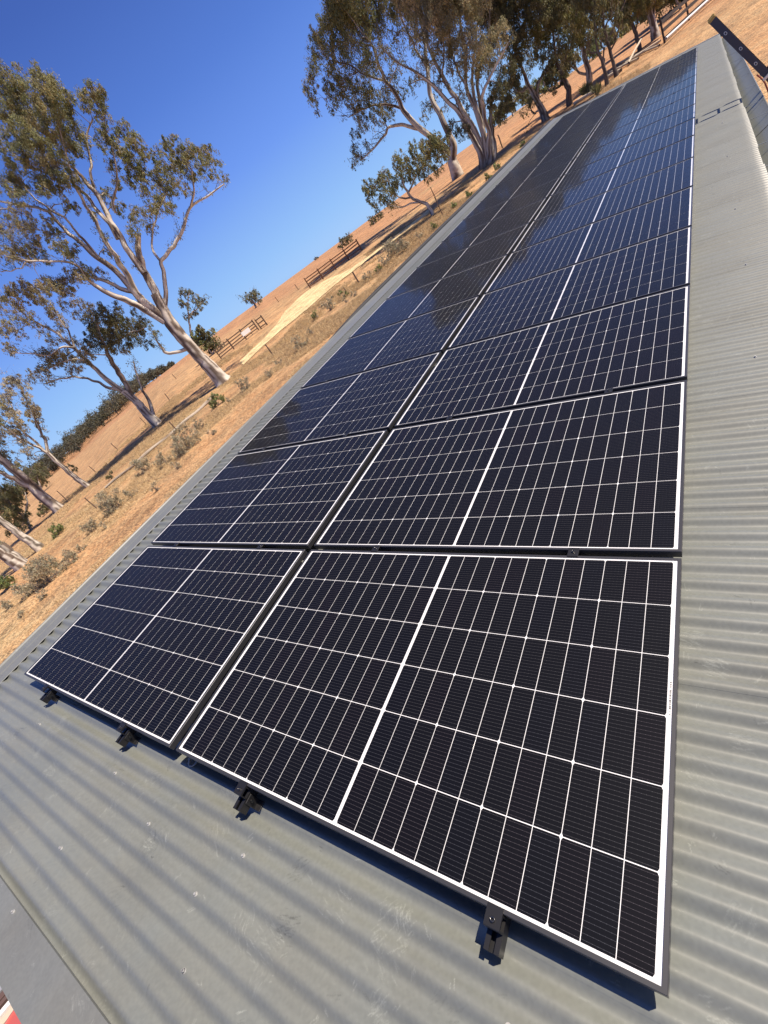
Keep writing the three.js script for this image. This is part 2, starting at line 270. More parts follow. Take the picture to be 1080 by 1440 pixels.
// rails, clamps
const railV = [.395, 1.36, 2.262, 3.22], railNames = ['edge capping', 'row gap, capping side', 'row gap, gutter side', 'gutter'];
const railGeo = (() => {   // T-slot extrusion
  const s = new THREE.Shape(), q = [[-.019, -.070], [.019, -.070], [.019, -.0315], [.0065, -.0315], [.0065, -.036], [.013, -.036], [.013, -.050], [-.013, -.050], [-.013, -.036], [-.0065, -.036], [-.0065, -.0315], [-.019, -.0315], [-.019, -.040], [-.0165, -.041], [-.0165, -.046], [-.019, -.047], [-.019, -.056], [-.0165, -.057], [-.0165, -.062], [-.019, -.063]];
  s.setFromPoints(q.map(([x, y]) => new THREE.Vector2(x, y))); const len = NP * (PW + GU) - GU + .075 + .06;
  return new THREE.ExtrudeGeometry(s, { depth: len, bevelEnabled: false }).translate(0, 0, -len);
})();
const footGeo = (() => { const a = rbox(.005, .056, .034, .0015, .0225, -.063, 0), b = rbox(.030, .005, .034, .0015, .037, -.089, 0); return mergeGeometries([a, b].map((x) => x.index ? x.toNonIndexed() : x)); })();
const footBolt = new THREE.CylinderGeometry(.006, .006, .008, 6).rotateZ(Math.PI / 2).translate(.0305, -.05, 0);
railV.forEach((v, i) => {
  const g = thing('mounting_rail', `black aluminium rail under the panels, ${['first', 'second', 'third', 'fourth'][i]} from the edge capping`, 'rail', 'panel mounting rails');
  onRoof(g, -.075, v, 0); part('rail_bar', railGeo, blackMat, g);
  for (let u = i === 3 ? .55 : .045; u < 19.8; u += 1.216) { const f = part('foot', footGeo, blackMat, g); f.position.set(0, 0, -u); const b = part('bolt', footBolt, boltMat, f); }
});
const endGeo = (() => { const s = new THREE.Shape(), q = [[.009, .0005], [.009, .0032], [-.034, .0032], [-.036, .0012], [-.036, -.0312], [-.0318, -.0312], [-.0318, -.004], [-.0062, -.004], [-.0062, -.0312], [-.0015, -.0312], [-.0015, .0005]]; s.setFromPoints(q.map(([x, y]) => new THREE.Vector2(x, y))); return new THREE.ExtrudeGeometry(s, { depth: .04, bevelEnabled: false }).translate(0, 0, -.02).rotateY(Math.PI / 2); })();
const boltGeo = new THREE.LatheGeometry([[.0028, .0015], [.0028, .0045], [.0055, .0048], [.0065, .004], [.0065, 0]].map(([x, y]) => new THREE.Vector2(x, y)), 14);
const midGeo = mergeGeometries([rbox(.040, .003, .046, .001, 0, .0019, 0), box(.036, .034, .004, 0, -.0162, .010), box(.036, .034, .004, 0, -.0162, -.010)].map((g) => g.index ? g.toNonIndexed() : g));
railV.forEach((v, i) => {
  for (const end of [0, 1]) {
    const g = thing('end_clamp', `black end clamp on the ${ord[i]} rail from the edge capping, ${end ? 'far' : 'bare roof'} end`, 'clamp', 'panel end clamps');
    onRoof(g, end ? NP * (PW + GU) - GU : 0, v, 0); if (end) g.rotation.y = 0;
    const cl = part('clamp_body', endGeo, blackMat, g); if (end) cl.rotation.y = Math.PI;
    const b = part('bolt', boltGeo, boltMat, g); b.position.set(0, .0034, end ? -.019 : .019);
  }
  for (let k = 1; k < NP; k++) {
    const g = thing('mid_clamp', `black mid clamp on ${ord[i]} rail from edge capping, between ${ord[k - 1]} and ${ord[k]} panels`, 'clamp', 'panel mid clamps');
    onRoof(g, k * (PW + GU) - GU / 2, v, 0); part('clamp_body', midGeo, blackMat, g); part('bolt', boltGeo, boltMat, g).position.y = .0034;
  }
});
{ // loop of grey cable hanging out between the two rows
  const c = new THREE.CatmullRomCurve3([[.09, 1.83, -.05], [.02, 1.835, -.06], [-.02, 1.845, -.080], [-.012, 1.86, -.087], [.05, 1.87, -.075]].map(([u, v, w]) => roofPoint(u, v, w)));
  tag(part('cable', new THREE.TubeGeometry(c, 24, .0045, 8), new THREE.MeshStandardMaterial({ color: lin(.22, .22, .21), roughness: .5 }), scene), 'short grey cable bent out under the gap between panel rows', 'cable');
}

// ------------------------------------------------------------------ trees
const barkMat = new THREE.MeshStandardMaterial({ vertexColors: true, roughness: .95 });
const leafMat = new THREE.MeshPhysicalMaterial({ vertexColors: true, roughness: .9, side: THREE.DoubleSide, transmission: .4, thickness: 0 });
class Bark {   // tapered, bark-coloured tubes
  constructor(seed, pale, dark) { this.pos = []; this.col = []; this.idx = []; this.s = seed; this.pale = pale; this.dark = dark; }
  tube(pts, rad, sides = 8, rough = 0, lift = 0) {
    const n = pts.length, base = this.pos.length / 3; let nrm = null; const s = this.s++;
    for (let i = 0; i < n; i++) {
      const t = V().subVectors(pts[Math.min(n - 1, i + 1)], pts[Math.max(0, i - 1)]).normalize();
      if (!nrm) { nrm = V(0.3, .1, 1).cross(t).normalize(); } else nrm.addScaledVector(t, -nrm.dot(t)).normalize();
      const bi = V().crossVectors(t, nrm), r = rad[i];
      for (let k = 0; k < sides; k++) {
        const a = k / sides * 2 * Math.PI, ln = vnoise(k * 1.7 + s * 13, i * .07, 71), kk = r * (1 + rough * (vnoise(k * 1.3, i * .13, s) - .5));
        const c = Math.cos(a) * kk, d = Math.sin(a) * kk, p = pts[i]; this.pos.push(p.x + nrm.x * c + bi.x * d, p.y + nrm.y * c + bi.y * d, p.z + nrm.z * c + bi.z * d);
        const streak = sstep(.44, .60, .5 * ln + .5 * vnoise(k * 1.1 + 40, i * .16, s + 5)), m = clamp(streak + lift * (1 - sstep(0, .18, i / n)), 0, 1), b = .82 + .36 * vnoise(k * 2.1, i * 1.3, s + 9);
        for (let q = 0; q < 3; q++) this.col.push((this.pale[q] + (this.dark[q] - this.pale[q]) * m) * b);
      }
      if (i) for (let k = 0; k < sides; k++) { const a = base + (i - 1) * sides + k, b = base + (i - 1) * sides + (k + 1) % sides, c = a + sides, d = b + sides; this.idx.push(a, b, c, b, d, c); }
    }
  }
  geo() { const g = new THREE.BufferGeometry(); g.setAttribute('position', new THREE.Float32BufferAttribute(this.pos, 3)); g.setAttribute('color', new THREE.Float32BufferAttribute(this.col, 3)); g.setIndex(this.idx); g.computeVertexNormals(); return g; }
}
class Leaves {
  constructor() { this.pos = []; this.nor = []; this.col = []; this.idx = []; }
  add(x, y, z, ax, ay, az, len, wid, c, R) {   // a lance-shaped leaf along (ax, ay, az)
    let bx = R() - .5, by = (R() - .5) * .5, bz = R() - .5; const dt = bx * ax + by * ay + bz * az; bx -= dt * ax; by -= dt * ay; bz -= dt * az; const bl = 1 / Math.max(1e-6, Math.hypot(bx, by, bz)) * wid * .5; bx *= bl; by *= bl; bz *= bl;
    const i = this.pos.length / 3, nx = ay * bz - az * by, ny = az * bx - ax * bz, nz = ax * by - ay * bx, nl = 1 / Math.max(1e-9, Math.hypot(nx, ny, nz));
    this.pos.push(x, y, z, x + ax * len * .45 + bx, y + ay * len * .45 + by, z + az * len * .45 + bz, x + ax * len, y + ay * len, z + az * len, x + ax * len * .45 - bx, y + ay * len * .45 - by, z + az * len * .45 - bz);
    for (let k = 0; k < 4; k++) { this.nor.push(-nx * nl, -ny * nl, -nz * nl); this.col.push(c[0], c[1], c[2]); }
    this.idx.push(i, i + 1, i + 2, i, i + 2, i + 3);
  }
  geo() { const g = new THREE.BufferGeometry(); g.setAttribute('position', new THREE.Float32BufferAttribute(this.pos, 3)); g.setAttribute('normal', new THREE.Float32BufferAttribute(this.nor, 3)); g.setAttribute('color', new THREE.Float32BufferAttribute(this.col, 3)); g.setIndex(this.idx); return g; }
}
const PAL = {
  olive: [[.205, .214, .074], [.262, .244, .086], [.150, .166, .064], [.300, .255, .102]],
  brown: [[.310, .262, .135], [.365, .295, .150], [.225, .208, .105], [.275, .258, .128]],
  dark: [[0.117, 0.124, 0.047], [0.159, 0.152, 0.055], [0.094, 0.099, 0.041], [0.193, 0.168, 0.063]],
  grey: [[0.396, 0.358, 0.237], [0.462, 0.407, 0.270], [0.308, 0.292, 0.187], [0.506, 0.429, 0.275]],
  green: [[0.179, 0.235, 0.062], [0.241, 0.269, 0.080], [0.131, 0.179, 0.052], [0.276, 0.269, 0.097]],
  blue: [[0.159, 0.186, 0.103], [0.200, 0.214, 0.117], [0.117, 0.138, 0.076], [0.235, 0.228, 0.117]],
};
function canopy(x, y, w, d0, d1, n, seed, r0 = 12) {   // foliage of a crown that carries on upwards from (x, y)
  const R = rng(seed), out = []; for (let k = 0; k < n; k++) { const d = d0 + (d1 - d0) * R(), q = (R() - .5) * w * (1 - .35 * (d - d0) / (d1 - d0)); out.push([x - .6 * d + .8 * q, y - .8 * d - .6 * q, r0 * (.8 + .5 * R()), .8]); } return out;
}
function jig(curve, n, amp, R) { const out = []; const k1 = R() * 50; for (let i = 0; i <= n; i++) { const p = curve.getPoint(i / n), e = amp * Math.sin(Math.PI * i / n); p.x += e * (vnoise(i * .3, k1, 1) - .5); p.y += e * (vnoise(i * .3, k1, 2) - .5); p.z += e * (vnoise(i * .3, k1, 3) - .5); out.push(p); } return out; }
const PALE = [.58, .525, .45], BROWN = [.125, .092, .07];
// o: base pixel, limbs as pixel polylines [x, y, width], blobs [x, y, r, density] of foliage
function gum(o) {
  const R = rng(o.seed), base = ground(o.base[0], o.base[1]); if (o.push) { const d = V().subVectors(base, camPos); base.addScaledVector(d, o.push); base.y = terrain(base.x, base.z); }
  const nrm = V(base.x - camPos.x, 0, base.z - camPos.z), D = nrm.length(); nrm.normalize();
  const at = (x, y, off) => { const d = ray(x, y), t = (V().subVectors(base, camPos).dot(nrm) + off) / d.dot(nrm); return { p: V().copy(camPos).addScaledVector(d, t), m: mpp(x, y, t) }; };
  const g = thing(o.name || 'gum_tree', o.label, 'tree', o.group);
  g.position.copy(base);
  const bark = new Bark(o.seed * 17, o.pale || PALE, o.dark || BROWN), br = new Bark(o.seed * 31 + 7, o.pale || PALE, o.dark || BROWN), tw = new Bark(o.seed * 37 + 3, [.22, .175, .135], [.10, .08, .06]), nodes = [], shoots = [];
  const spread = (o.spread ?? .055) * D;
  o.limbs.forEach((L, li) => {
    const off = L.off !== undefined ? L.off * D : (li === 0 ? 0 : (R() - .5) * spread * 1.6), start = li === 0 ? 0 : (L.from ?? 0), n = L.p.length;
    const pts = [], rad = []; L.p.forEach(([x, y, w], i) => { const q = at(x, y, off * sstep(0, 1, i / (n - 1)) + start * D); pts.push(q.p); rad.push(w * q.m * .5); });
    if (li === 0) { pts[0].y -= .25; const len = rad[0]; }
    const N = Math.max(8, n * (li === 0 ? 9 : 6)), cv = new THREE.CatmullRomCurve3(pts, false, 'centripetal'), pp = jig(cv, N, (li === 0 ? .0016 : .0042) * D, R), rr = pp.map((_, i) => { const t = i / N * (n - 1), k = Math.min(n - 2, Math.floor(t)); return rad[k] + (rad[k + 1] - rad[k]) * (t - k); });
    if (li === 0) { for (let i = 0; i < 4 && i < rr.length; i++) rr[i] *= 1.28 - .08 * i; }
    (L.trunk || li === 0 ? bark : br).tube(pp, rr, L.trunk || li === 0 ? 18 : 9, L.trunk || li === 0 ? .16 : .2, o.rough && (L.trunk || li === 0) ? o.rough : 0);
    pp.forEach((p, i) => { if (i > N * .25) nodes.push([p, rr[i]]); if (li > 0 && !o.up && i > N * .4 && i % 2 === 0 && R() < .85) shoots.push([p, V().subVectors(pp[i], pp[i - 1]).normalize(), rr[i]]); });
  });
  const leaves = new Leaves(), pal = PAL[o.pal || 'olive'], ll = (o.leaf ?? .0040) * .78 * D, down = V(0, -1, 0);
  for (const [p, t, rad] of shoots) {   // fine shoots along the limbs, each ending in a hanging spray
    const d = V(R() - .5, .25 + .5 * R(), R() - .5).addScaledVector(t, .7).normalize(), L = (.010 + .026 * R()) * D, e = V().copy(p).addScaledVector(d, L), m = V().lerpVectors(p, e, .5); m.x += (R() - .5) * L * .25; m.z += (R() - .5) * L * .25; e.y -= L * .12;
    const r0 = Math.min(rad * .5, .0005 * D); tw.tube([p.clone(), m, e], [r0, r0 * .7, r0 * .3], 4);
    if (R() < .35) { const e2 = V().copy(m).add(V((R() - .5) * L, R() * L * .5, (R() - .5) * L)); tw.tube([m.clone(), e2], [r0 * .5, r0 * .25], 4); }
    const cc = pal[Math.floor(R() * 4)], tone = .75 + .5 * R(), n = (o.shoot ?? 26) * (.4 + R()), sr = (.0035 + .0035 * R()) * D;
    for (let k = 0; k < n; k++) { const ax = (R() - .5) * 1.1, ay = -.95 + (R() - .5) * .9, az = (R() - .5) * 1.1, al = 1 / Math.hypot(ax, ay, az), q = ll * (.65 + .7 * R()), t2 = tone * (.75 + .5 * R()), f = R(); leaves.add(e.x + (p.x - e.x) * f * .5 + (R() - .5) * 2 * sr, e.y + (p.y - e.y) * f * .5 + (R() - .65) * 2 * sr, e.z + (p.z - e.z) * f * .5 + (R() - .5) * 2 * sr, ax * al, ay * al, az * al, q, q * (o.lw ?? .34), [cc[0] * t2, cc[1] * t2, cc[2] * t2], R); }
  }
  o.blobs.forEach((b) => {
    const [x, y, r, dens = 1, bp] = b, c = at(x, y, (R() - .5) * 2 * spread), rm = r * c.m, bpal = bp ? PAL[bp] : pal;
    // branchlet from the closest limb
    let best = null, bd = 1e9; for (const nd of nodes) { const d = nd[0].distanceTo(c.p) + (nd[0].y > c.p.y ? .4 * rm : 0); if (d < bd) { bd = d; best = nd; } }
    if (best && bd < 14 * (1 + D / 60)) {
      const mid = V().lerpVectors(best[0], c.p, .5); mid.y += bd * .07; mid.x += (R() - .5) * bd * .2; mid.z += (R() - .5) * bd * .2;
      const r0 = clamp(best[1] * .55, .0003 * D, .0011 * D), cv = new THREE.CatmullRomCurve3([best[0].clone(), mid, c.p.clone()]), pp = jig(cv, 8, bd * .12, R); (r0 > .0007 * D ? br : tw).tube(pp, pp.map((_, i) => r0 * (1 - .65 * i / 8)), 5, .1);
      nodes.push([c.p, r0 * .4]); nodes.push([mid, r0 * .6]);
    }
    const subs = Math.round((4 + r * 1.5) * (o.subs ?? 1)), count = Math.PI * r * r * 2.7 * dens * (o.dens ?? 1) / subs;
    for (let s = 0; s < subs; s++) {
      let dx, dy, dz; do { dx = R() * 2 - 1; dy = R() * 2 - 1; dz = R() * 2 - 1; } while (dx * dx + dy * dy + dz * dz > 1);
      const far = R() < .12 ? 1.45 : 1.12, sx = c.p.x + dx * rm * far, sy = c.p.y + dy * rm * far, sz = c.p.z + dz * rm * far, sr = rm * (.14 + .26 * R());
      if (R() < .8) { const e = V(sx, sy + sr * .3, sz), m2 = V().lerpVectors(c.p, e, .55); m2.y += rm * .12; tw.tube([c.p.clone(), m2, e], [.00032 * D, .00024 * D, .00012 * D], 4); }
      const tone = .70 + .6 * R(), cc = bpal[Math.floor(R() * 4)], hangX = (R() - .5) * .5, hangZ = (R() - .5) * .5, n = count * (.5 + R());
      for (let k = 0; k < n; k++) {
        const a = R() * 2 * Math.PI, q = Math.sqrt(R()) * sr, hx = Math.cos(a) * q, hz = Math.sin(a) * q, hy = (.75 - R() * (1.9 + (o.droop ?? .5))) * sr;
        let ax = hangX + (R() - .5) * 1.1, ay = -(o.up ? -.7 : .95) + (R() - .5) * .9, az = hangZ + (R() - .5) * 1.1; const al = 1 / Math.hypot(ax, ay, az);
        const t2 = tone * (.75 + .5 * R()), L = ll * (.65 + .7 * R());
        leaves.add(sx + hx, sy + hy, sz + hz, ax * al, ay * al, az * al, L, L * (o.lw ?? .34), [cc[0] * t2, cc[1] * t2, cc[2] * t2], R);
      }
    }
  });
  const sh = (geo) => geo.translate(-base.x, -base.y, -base.z);
  if (bark.pos.length) part('trunk', sh(bark.geo()), barkMat, g);
  if (br.pos.length) part('branches', sh(br.geo()), barkMat, g);
  if (tw.pos.length) part('twigs', sh(tw.geo()), barkMat, g);
  if (leaves.pos.length) part('crown', sh(leaves.geo()), leafMat, g);
  return g;
}
const T = (p, o = {}) => ({ p, ...o });
gum({ seed: 1, base: [314, 537], label: 'tallest pale-barked gum leaning over the fallen log, with widely forking limbs', pal: 'olive', spread: .05,
  limbs: [
    T([[314, 537, 22], [300, 521, 19], [286, 507, 17], [269, 489, 17], [254, 472, 17], [241, 456, 17], [229, 434, 14], [218, 413, 12]], { trunk: true }),
    T([[222, 420, 11], [214, 400, 11], [203, 384, 10], [196, 362, 9], [194, 345, 8], [195, 330, 6]], { off: .01 }),
    T([[232, 432, 7], [233, 412, 6], [231, 392, 6], [227, 369, 5], [239, 353, 5], [249, 338, 4.5], [258, 323, 4.5], [268, 292, 3.6], [293, 275, 2.6], [315, 259, 1.5]], { off: -.02 }),
    T([[268, 292, 3], [272, 270, 2.4], [270, 240, 1.6]], { off: -.03, from: -.02 }),
    T([[227, 369, 4], [216, 352, 3], [215, 330, 2.5], [222, 300, 2], [235, 270, 1.4]], { off: .02 }),
    T([[203, 384, 9], [190, 366, 8.5], [177, 347, 8], [164, 323, 7.5], [149, 299, 7], [133, 271, 6], [116, 250, 4.5], [106, 238, 3.6], [91, 232, 2.6], [61, 221, 2]], { off: .02 }),
    T([[133, 271, 4], [129, 250, 3.6], [127, 226, 3.2], [122, 191, 2.6], [130, 168, 1.6]], { from: .018, off: .01 }),
    T([[241, 456, 13], [222, 440, 11], [201, 423, 10.5], [194, 415, 10], [181, 391, 8.5], [170, 372, 7], [159, 354, 6.5], [142, 326, 5], [130, 302, 4.4], [118, 285, 4], [104, 256, 3], [89, 200, 2.2], [78, 158, 1.4]], { off: -.02 }),
    T([[166, 336, 6], [153, 315, 5.5], [137, 295, 5], [122, 276, 4], [108, 262, 2.5]], { off: .03 }),
    T([[205, 432, 9], [185, 406, 8.5], [170, 389, 8], [154, 374, 7.5], [133, 360, 6.5], [107, 336, 5.2], [89, 322, 4.5], [70, 300, 4], [55, 293, 3.4], [18, 287, 2.8], [-12, 280, 2]], { off: .035 }),
    T([[140, 364, 4], [118, 337, 3.4], [104, 321, 3], [87, 304, 2.8], [55, 284, 2.2], [40, 270, 2], [28, 250, 1.5]], { off: .01 }),
    T([[232, 452, 10], [212, 440, 9.5], [194, 430, 9], [176, 421, 8], [148, 408, 6.5], [128, 397, 5], [118, 386, 3.6], [105, 372, 3], [70, 367, 2.6], [41, 367, 2], [8, 361, 1.4]], { off: -.04 }),
    T([[200, 420, 7], [185, 411, 6.5], [167, 404, 5.5], [148, 395, 4.5], [130, 389, 3], [115, 383, 2]], { off: .015 }),
    T([[266, 489, 6], [250, 495, 4.5], [234, 495, 4], [226, 488, 3], [219, 477, 2]], { off: -.01 }),
    T([[163, 300, 4], [158, 284, 4], [163, 265, 3.4], [165, 247, 2.4], [157, 205, 1.6]], { off: -.015 }),
    T([[18, 287, 2], [5, 295, 1.6], [-15, 300, 1]], { off: .02 }), T([[40, 365, 2], [26, 378, 1.6], [2, 382, 1.2]], { off: .0 }),
  ],
  blobs: [[10, 108, 20], [30, 135, 22], [55, 108, 15], [60, 133, 24], [20, 160, 20], [85, 140, 13], [75, 165, 22], [42, 186, 22], [12, 190, 12, .7], [60, 205, 22], [90, 185, 18], [33, 213, 16], [100, 205, 11], [130, 123, 13], [122, 140, 13], [136, 146, 12], [141, 165, 7, .7], [95, 135, 10], [80, 230, 18], [50, 250, 15, .8], [75, 252, 14], [18, 235, 15, .8], [8, 255, 13], [95, 250, 12], [60, 266, 10, .7], [118, 195, 8, .8], [140, 200, 9, .8], [150, 185, 12], [160, 200, 11], [175, 183, 11], [190, 200, 12], [170, 215, 12], [186, 220, 12], [155, 228, 9, .8], [201, 213, 8], [195, 240, 11], [180, 246, 11], [165, 255, 8, .8], [150, 272, 9], [166, 290, 9, .8],
    [218, 214, 9], [235, 203, 10], [250, 215, 12], [240, 235, 14], [225, 240, 14], [266, 212, 13], [282, 214, 11], [285, 233, 11], [300, 226, 9, .8], [300, 245, 8, .7], [265, 238, 13], [225, 262, 14], [205, 265, 13, .8], [245, 262, 11, .8], [262, 266, 8, .7], [210, 290, 12, .8], [190, 300, 12, .7], [225, 285, 11, .8], [241, 292, 9, .6], [185, 325, 10, .6], [210, 320, 8, .6], [292, 206, 6, .7], [314, 248, 6, .6], [200, 240, 9], [245, 192, 6, .6],
    [30, 300, 15, .7, 'brown'], [15, 320, 15, .7, 'brown'], [45, 325, 15, .7, 'brown'], [20, 345, 16, .9, 'brown'], [50, 352, 14, .9], [75, 330, 12, .8], [86, 345, 11], [102, 350, 8], [5, 355, 12, .8, 'brown'], [65, 310, 9, .5], [25, 272, 12, .8], [90, 285, 7, .6], [100, 290, 8], [95, 357, 7], [150, 350, 7, .5], [135, 382, 9, .7, 'brown'], [120, 377, 8, .6], [110, 387, 10, .9, 'brown'], [95, 392, 11, 1, 'brown'], [75, 396, 14, 1, 'brown'], [60, 400, 11, .9, 'brown'], [90, 406, 9, .8, 'brown'], [130, 300, 6, .6], [146, 330, 6, .4], [165, 365, 6, .4], [190, 375, 5, .3],
    [-15, 140, 22], [-20, 190, 20], [-20, 250, 18], [-20, 320, 18, .8]] });
gum({ seed: 2, base: [221, 598], label: 'two-stemmed gum with brownish spreading crown, beside the wooded hill', pal: 'brown', spread: .05,
  limbs: [
    T([[223, 598, 15], [210, 585, 13], [200, 574, 11], [192, 565, 10], [182, 556, 9.5], [173, 549, 9]], { trunk: true }),
    T([[184, 558, 8], [178, 540, 7.5], [171, 530, 7], [164, 519, 6.5], [154, 504, 6], [148, 490, 4.5], [140, 470, 3], [135, 448, 2]], { off: -.02 }),
    T([[176, 552, 7], [154, 537, 6.5], [142, 526, 6], [130, 515, 5.5], [118, 502, 4.8], [105, 489, 4.2], [90, 477, 3.6], [74, 465, 3.2], [46, 450, 2.4], [31, 439, 1.8], [15, 428, 1.2]], { off: .02 }),
    T([[168, 548, 5], [152, 545, 4], [137, 537, 3.4], [118, 531, 3], [100, 530, 2.4], [80, 534, 1.8], [62, 540, 1.1]], { off: .035 }),
    T([[216, 585, 6], [210, 565, 4.5], [203, 552, 3.6], [197, 541, 3], [190, 520, 2.2], [188, 508, 1.2]], { off: .01 }),
    T([[105, 489, 3], [90, 488, 2.6], [70, 500, 2], [45, 497, 1.6], [15, 496, 1]], { off: -.02 }),
    T([[130, 515, 3.2], [112, 505, 2.8], [90, 508, 2], [65, 520, 1.4]], { off: 0 }),
    T([[105, 489, 2.8], [98, 470, 2.4], [86, 450, 2], [70, 425, 1.4]], { off: .03 }), T([[148, 490, 3.5], [165, 478, 2.5], [185, 468, 2], [205, 460, 1.2]], { off: -.03 }),
  ],
  blobs: [[130, 450, 13, 1.2, 'dark'], [150, 445, 13, 1.3, 'dark'], [165, 455, 13, 1.3, 'dark'], [180, 456, 13, 1.2, 'dark'], [195, 466, 11, 1, 'dark'], [140, 465, 15, 1.3, 'dark'], [160, 470, 13, 1.3, 'dark'], [180, 475, 11, 1.1, 'dark'], [130, 476, 13, 1.2, 'dark'], [120, 487, 9], [150, 486, 11, 1, 'dark'], [200, 450, 8, .8, 'blue'], [215, 466, 8, .7, 'blue'], [205, 481, 8, .8, 'dark'], [175, 491, 7, .8], [145, 437, 11, .8, 'dark'], [165, 434, 9, .6, 'blue'], [190, 436, 8, .5, 'blue'], [125, 435, 9, .6],
    [30, 404, 12], [15, 414, 13], [45, 414, 11], [60, 424, 10, .8], [75, 440, 11, .8], [20, 440, 12, .6], [10, 460, 11, .6], [45, 450, 10, .6], [25, 466, 9, .5], [85, 460, 8, .6], [60, 465, 8, .5], [10, 486, 8, .7], [75, 482, 9, .7], [65, 500, 12], [80, 505, 12], [95, 500, 10], [60, 520, 10, .8], [45, 526, 9, .6], [110, 510, 8, .8], [120, 500, 9, .8], [100, 480, 8, .6], [50, 400, 8], [90, 425, 9, .6], [110, 425, 9, .5], [105, 440, 8, .5], [15, 497, 6, .4], [-15, 420, 15], [-15, 460, 14, .7], [70, 538, 6, .3], [100, 520, 7, .6]] });
gum({ seed: 3, base: [124, 684], label: 'slim pale gum with narrow drooping sprays, in front of the wooded hill', pal: 'grey', spread: .03, lw: .3,
  limbs: [
    T([[125, 684, 8], [114, 677, 7], [104, 670, 6.6], [97, 664, 6.2], [90, 657, 6], [78, 648, 5.5], [66, 636, 5]], { trunk: true }),
    T([[68, 638, 4.6], [65, 627, 4.2], [59, 610, 3.6], [53, 595, 3], [46, 580, 2.4], [38, 562, 1.8], [28, 545, 1.2], [18, 533, .8]], { off: .01 }),
    T([[66, 637, 4], [55, 630, 3.4], [38, 621, 2.8], [20, 611, 2.2], [0, 595, 1.5], [-15, 580, 1]], { off: -.02 }),
    T([[60, 632, 3.6], [50, 621, 3], [30, 603, 2.4], [22, 585, 1.8], [16, 570, 1.2]], { off: .02 }),
  ],
  blobs: [[10, 538, 9], [22, 535, 9], [33, 545, 7], [39, 560, 7, 1.2], [45, 575, 8, 1.2], [52, 588, 8, 1.2], [56, 600, 6, 1.2], [40, 578, 7], [10, 555, 9], [8, 575, 9], [18, 585, 9], [15, 600, 9, .8], [28, 600, 8], [26, 612, 7], [5, 610, 8, .7], [32, 622, 7], [36, 632, 7, .8], [45, 640, 5, .6], [10, 635, 8, .4], [22, 650, 7, .5], [62, 615, 4], [97, 656, 5, .9, 'olive'], [103, 660, 4, .8, 'olive'], [-8, 560, 9], [-10, 590, 9]] });
gum({ seed: 4, base: [83, 717], label: 'thick smooth-barked leaning gum trunk with dark shrub at its foot', pal: 'olive', spread: .04,
  limbs: [
    T([[86, 719, 17], [74, 709, 14.5], [62, 700, 13.5], [46, 685, 12.5], [28, 668, 11.5], [8, 650, 10.5], [-12, 632, 9], [-40, 600, 7]], { trunk: true }),
    T([[46, 687, 7], [35, 682, 6.5], [17, 672, 6], [0, 664, 5.5], [-25, 650, 4.5], [-60, 640, 3]], { off: -.01 }),
    T([[-12, 632, 5], [-20, 610, 4], [-22, 580, 3], [-20, 550, 2]], { off: .02 })],
  blobs: [[-12, 640, 12, .7], [-30, 590, 20], [-55, 610, 22], [-60, 640, 20], [-25, 560, 16], [10, 672, 5, .4], [5, 640, 7, .5], [22, 655, 5, .4], [-35, 670, 14], [-5, 620, 8, .5]] });
gum({ seed: 5, base: [57, 702], push: .15, name: 'dark_tree', label: 'small dark rounded tree behind the thick leaning trunk', pal: 'dark', spread: .02, leaf: .0035,
  limbs: [T([[68, 708, 4], [62, 696, 3], [57, 684, 2.4], [52, 670, 1.5]], { trunk: true })],
  blobs: [[52, 655, 8], [45, 662, 8], [58, 664, 8], [50, 672, 9], [40, 672, 7], [60, 675, 7], [54, 682, 6], [45, 680, 6], [65, 668, 5], [38, 660, 5]] });
gum({ seed: 6, base: [57, 772], label: 'rough grey gum trunk rising out of olive undergrowth', pal: 'olive', spread: .03, dark: [.10, .08, .06],
  limbs: [T([[60, 775, 16], [50, 767, 13], [42, 761, 11], [30, 753, 10], [18, 744, 9], [0, 731, 8.5], [-25, 712, 7.5], [-60, 680, 5]], { trunk: true }), T([[-25, 712, 5], [-45, 705, 4], [-70, 700, 3]], { off: .02 })],
  blobs: [[-60, 670, 20], [-80, 690, 20], [-40, 690, 14]] });
gum({ seed: 7, base: [29, 798], label: 'pale gum with two stout trunks side by side at dry ground edge', pal: 'olive', spread: .03, pale: [.52, .48, .42],
  limbs: [T([[33, 799, 19], [22, 792, 15], [10, 784, 13], [0, 777, 12], [-25, 760, 11], [-70, 728, 8]], { trunk: true }), T([[35, 792, 12], [25, 785, 10], [14, 776, 9], [0, 766, 8.5], [-25, 748, 7.5], [-60, 715, 5]], { trunk: true, off: .012, from: .008 })],
  blobs: [[-80, 700, 22], [-100, 730, 22], [-60, 720, 16]] });
gum({ seed: 8, base: [40, 752], push: .06, name: 'bush_tree', label: 'olive bushy tree with bent bare stem behind the rough grey trunk', pal: 'olive', spread: .02, leaf: .0038,
  limbs: [T([[42, 745, 4], [40, 735, 3], [36, 722, 2.4], [38, 705, 2], [35, 692, 1.2]], { trunk: true }), T([[40, 735, 3], [28, 722, 2.4], [15, 708, 1.6]], { off: .01 })],
  blobs: [[8, 688, 10], [20, 695, 10], [10, 704, 11], [25, 708, 10], [12, 718, 11], [27, 722, 10], [20, 732, 10], [8, 732, 10], [32, 738, 7, .8], [25, 745, 7, .7], [-8, 700, 10], [-8, 720, 10], [14, 744, 7]] });
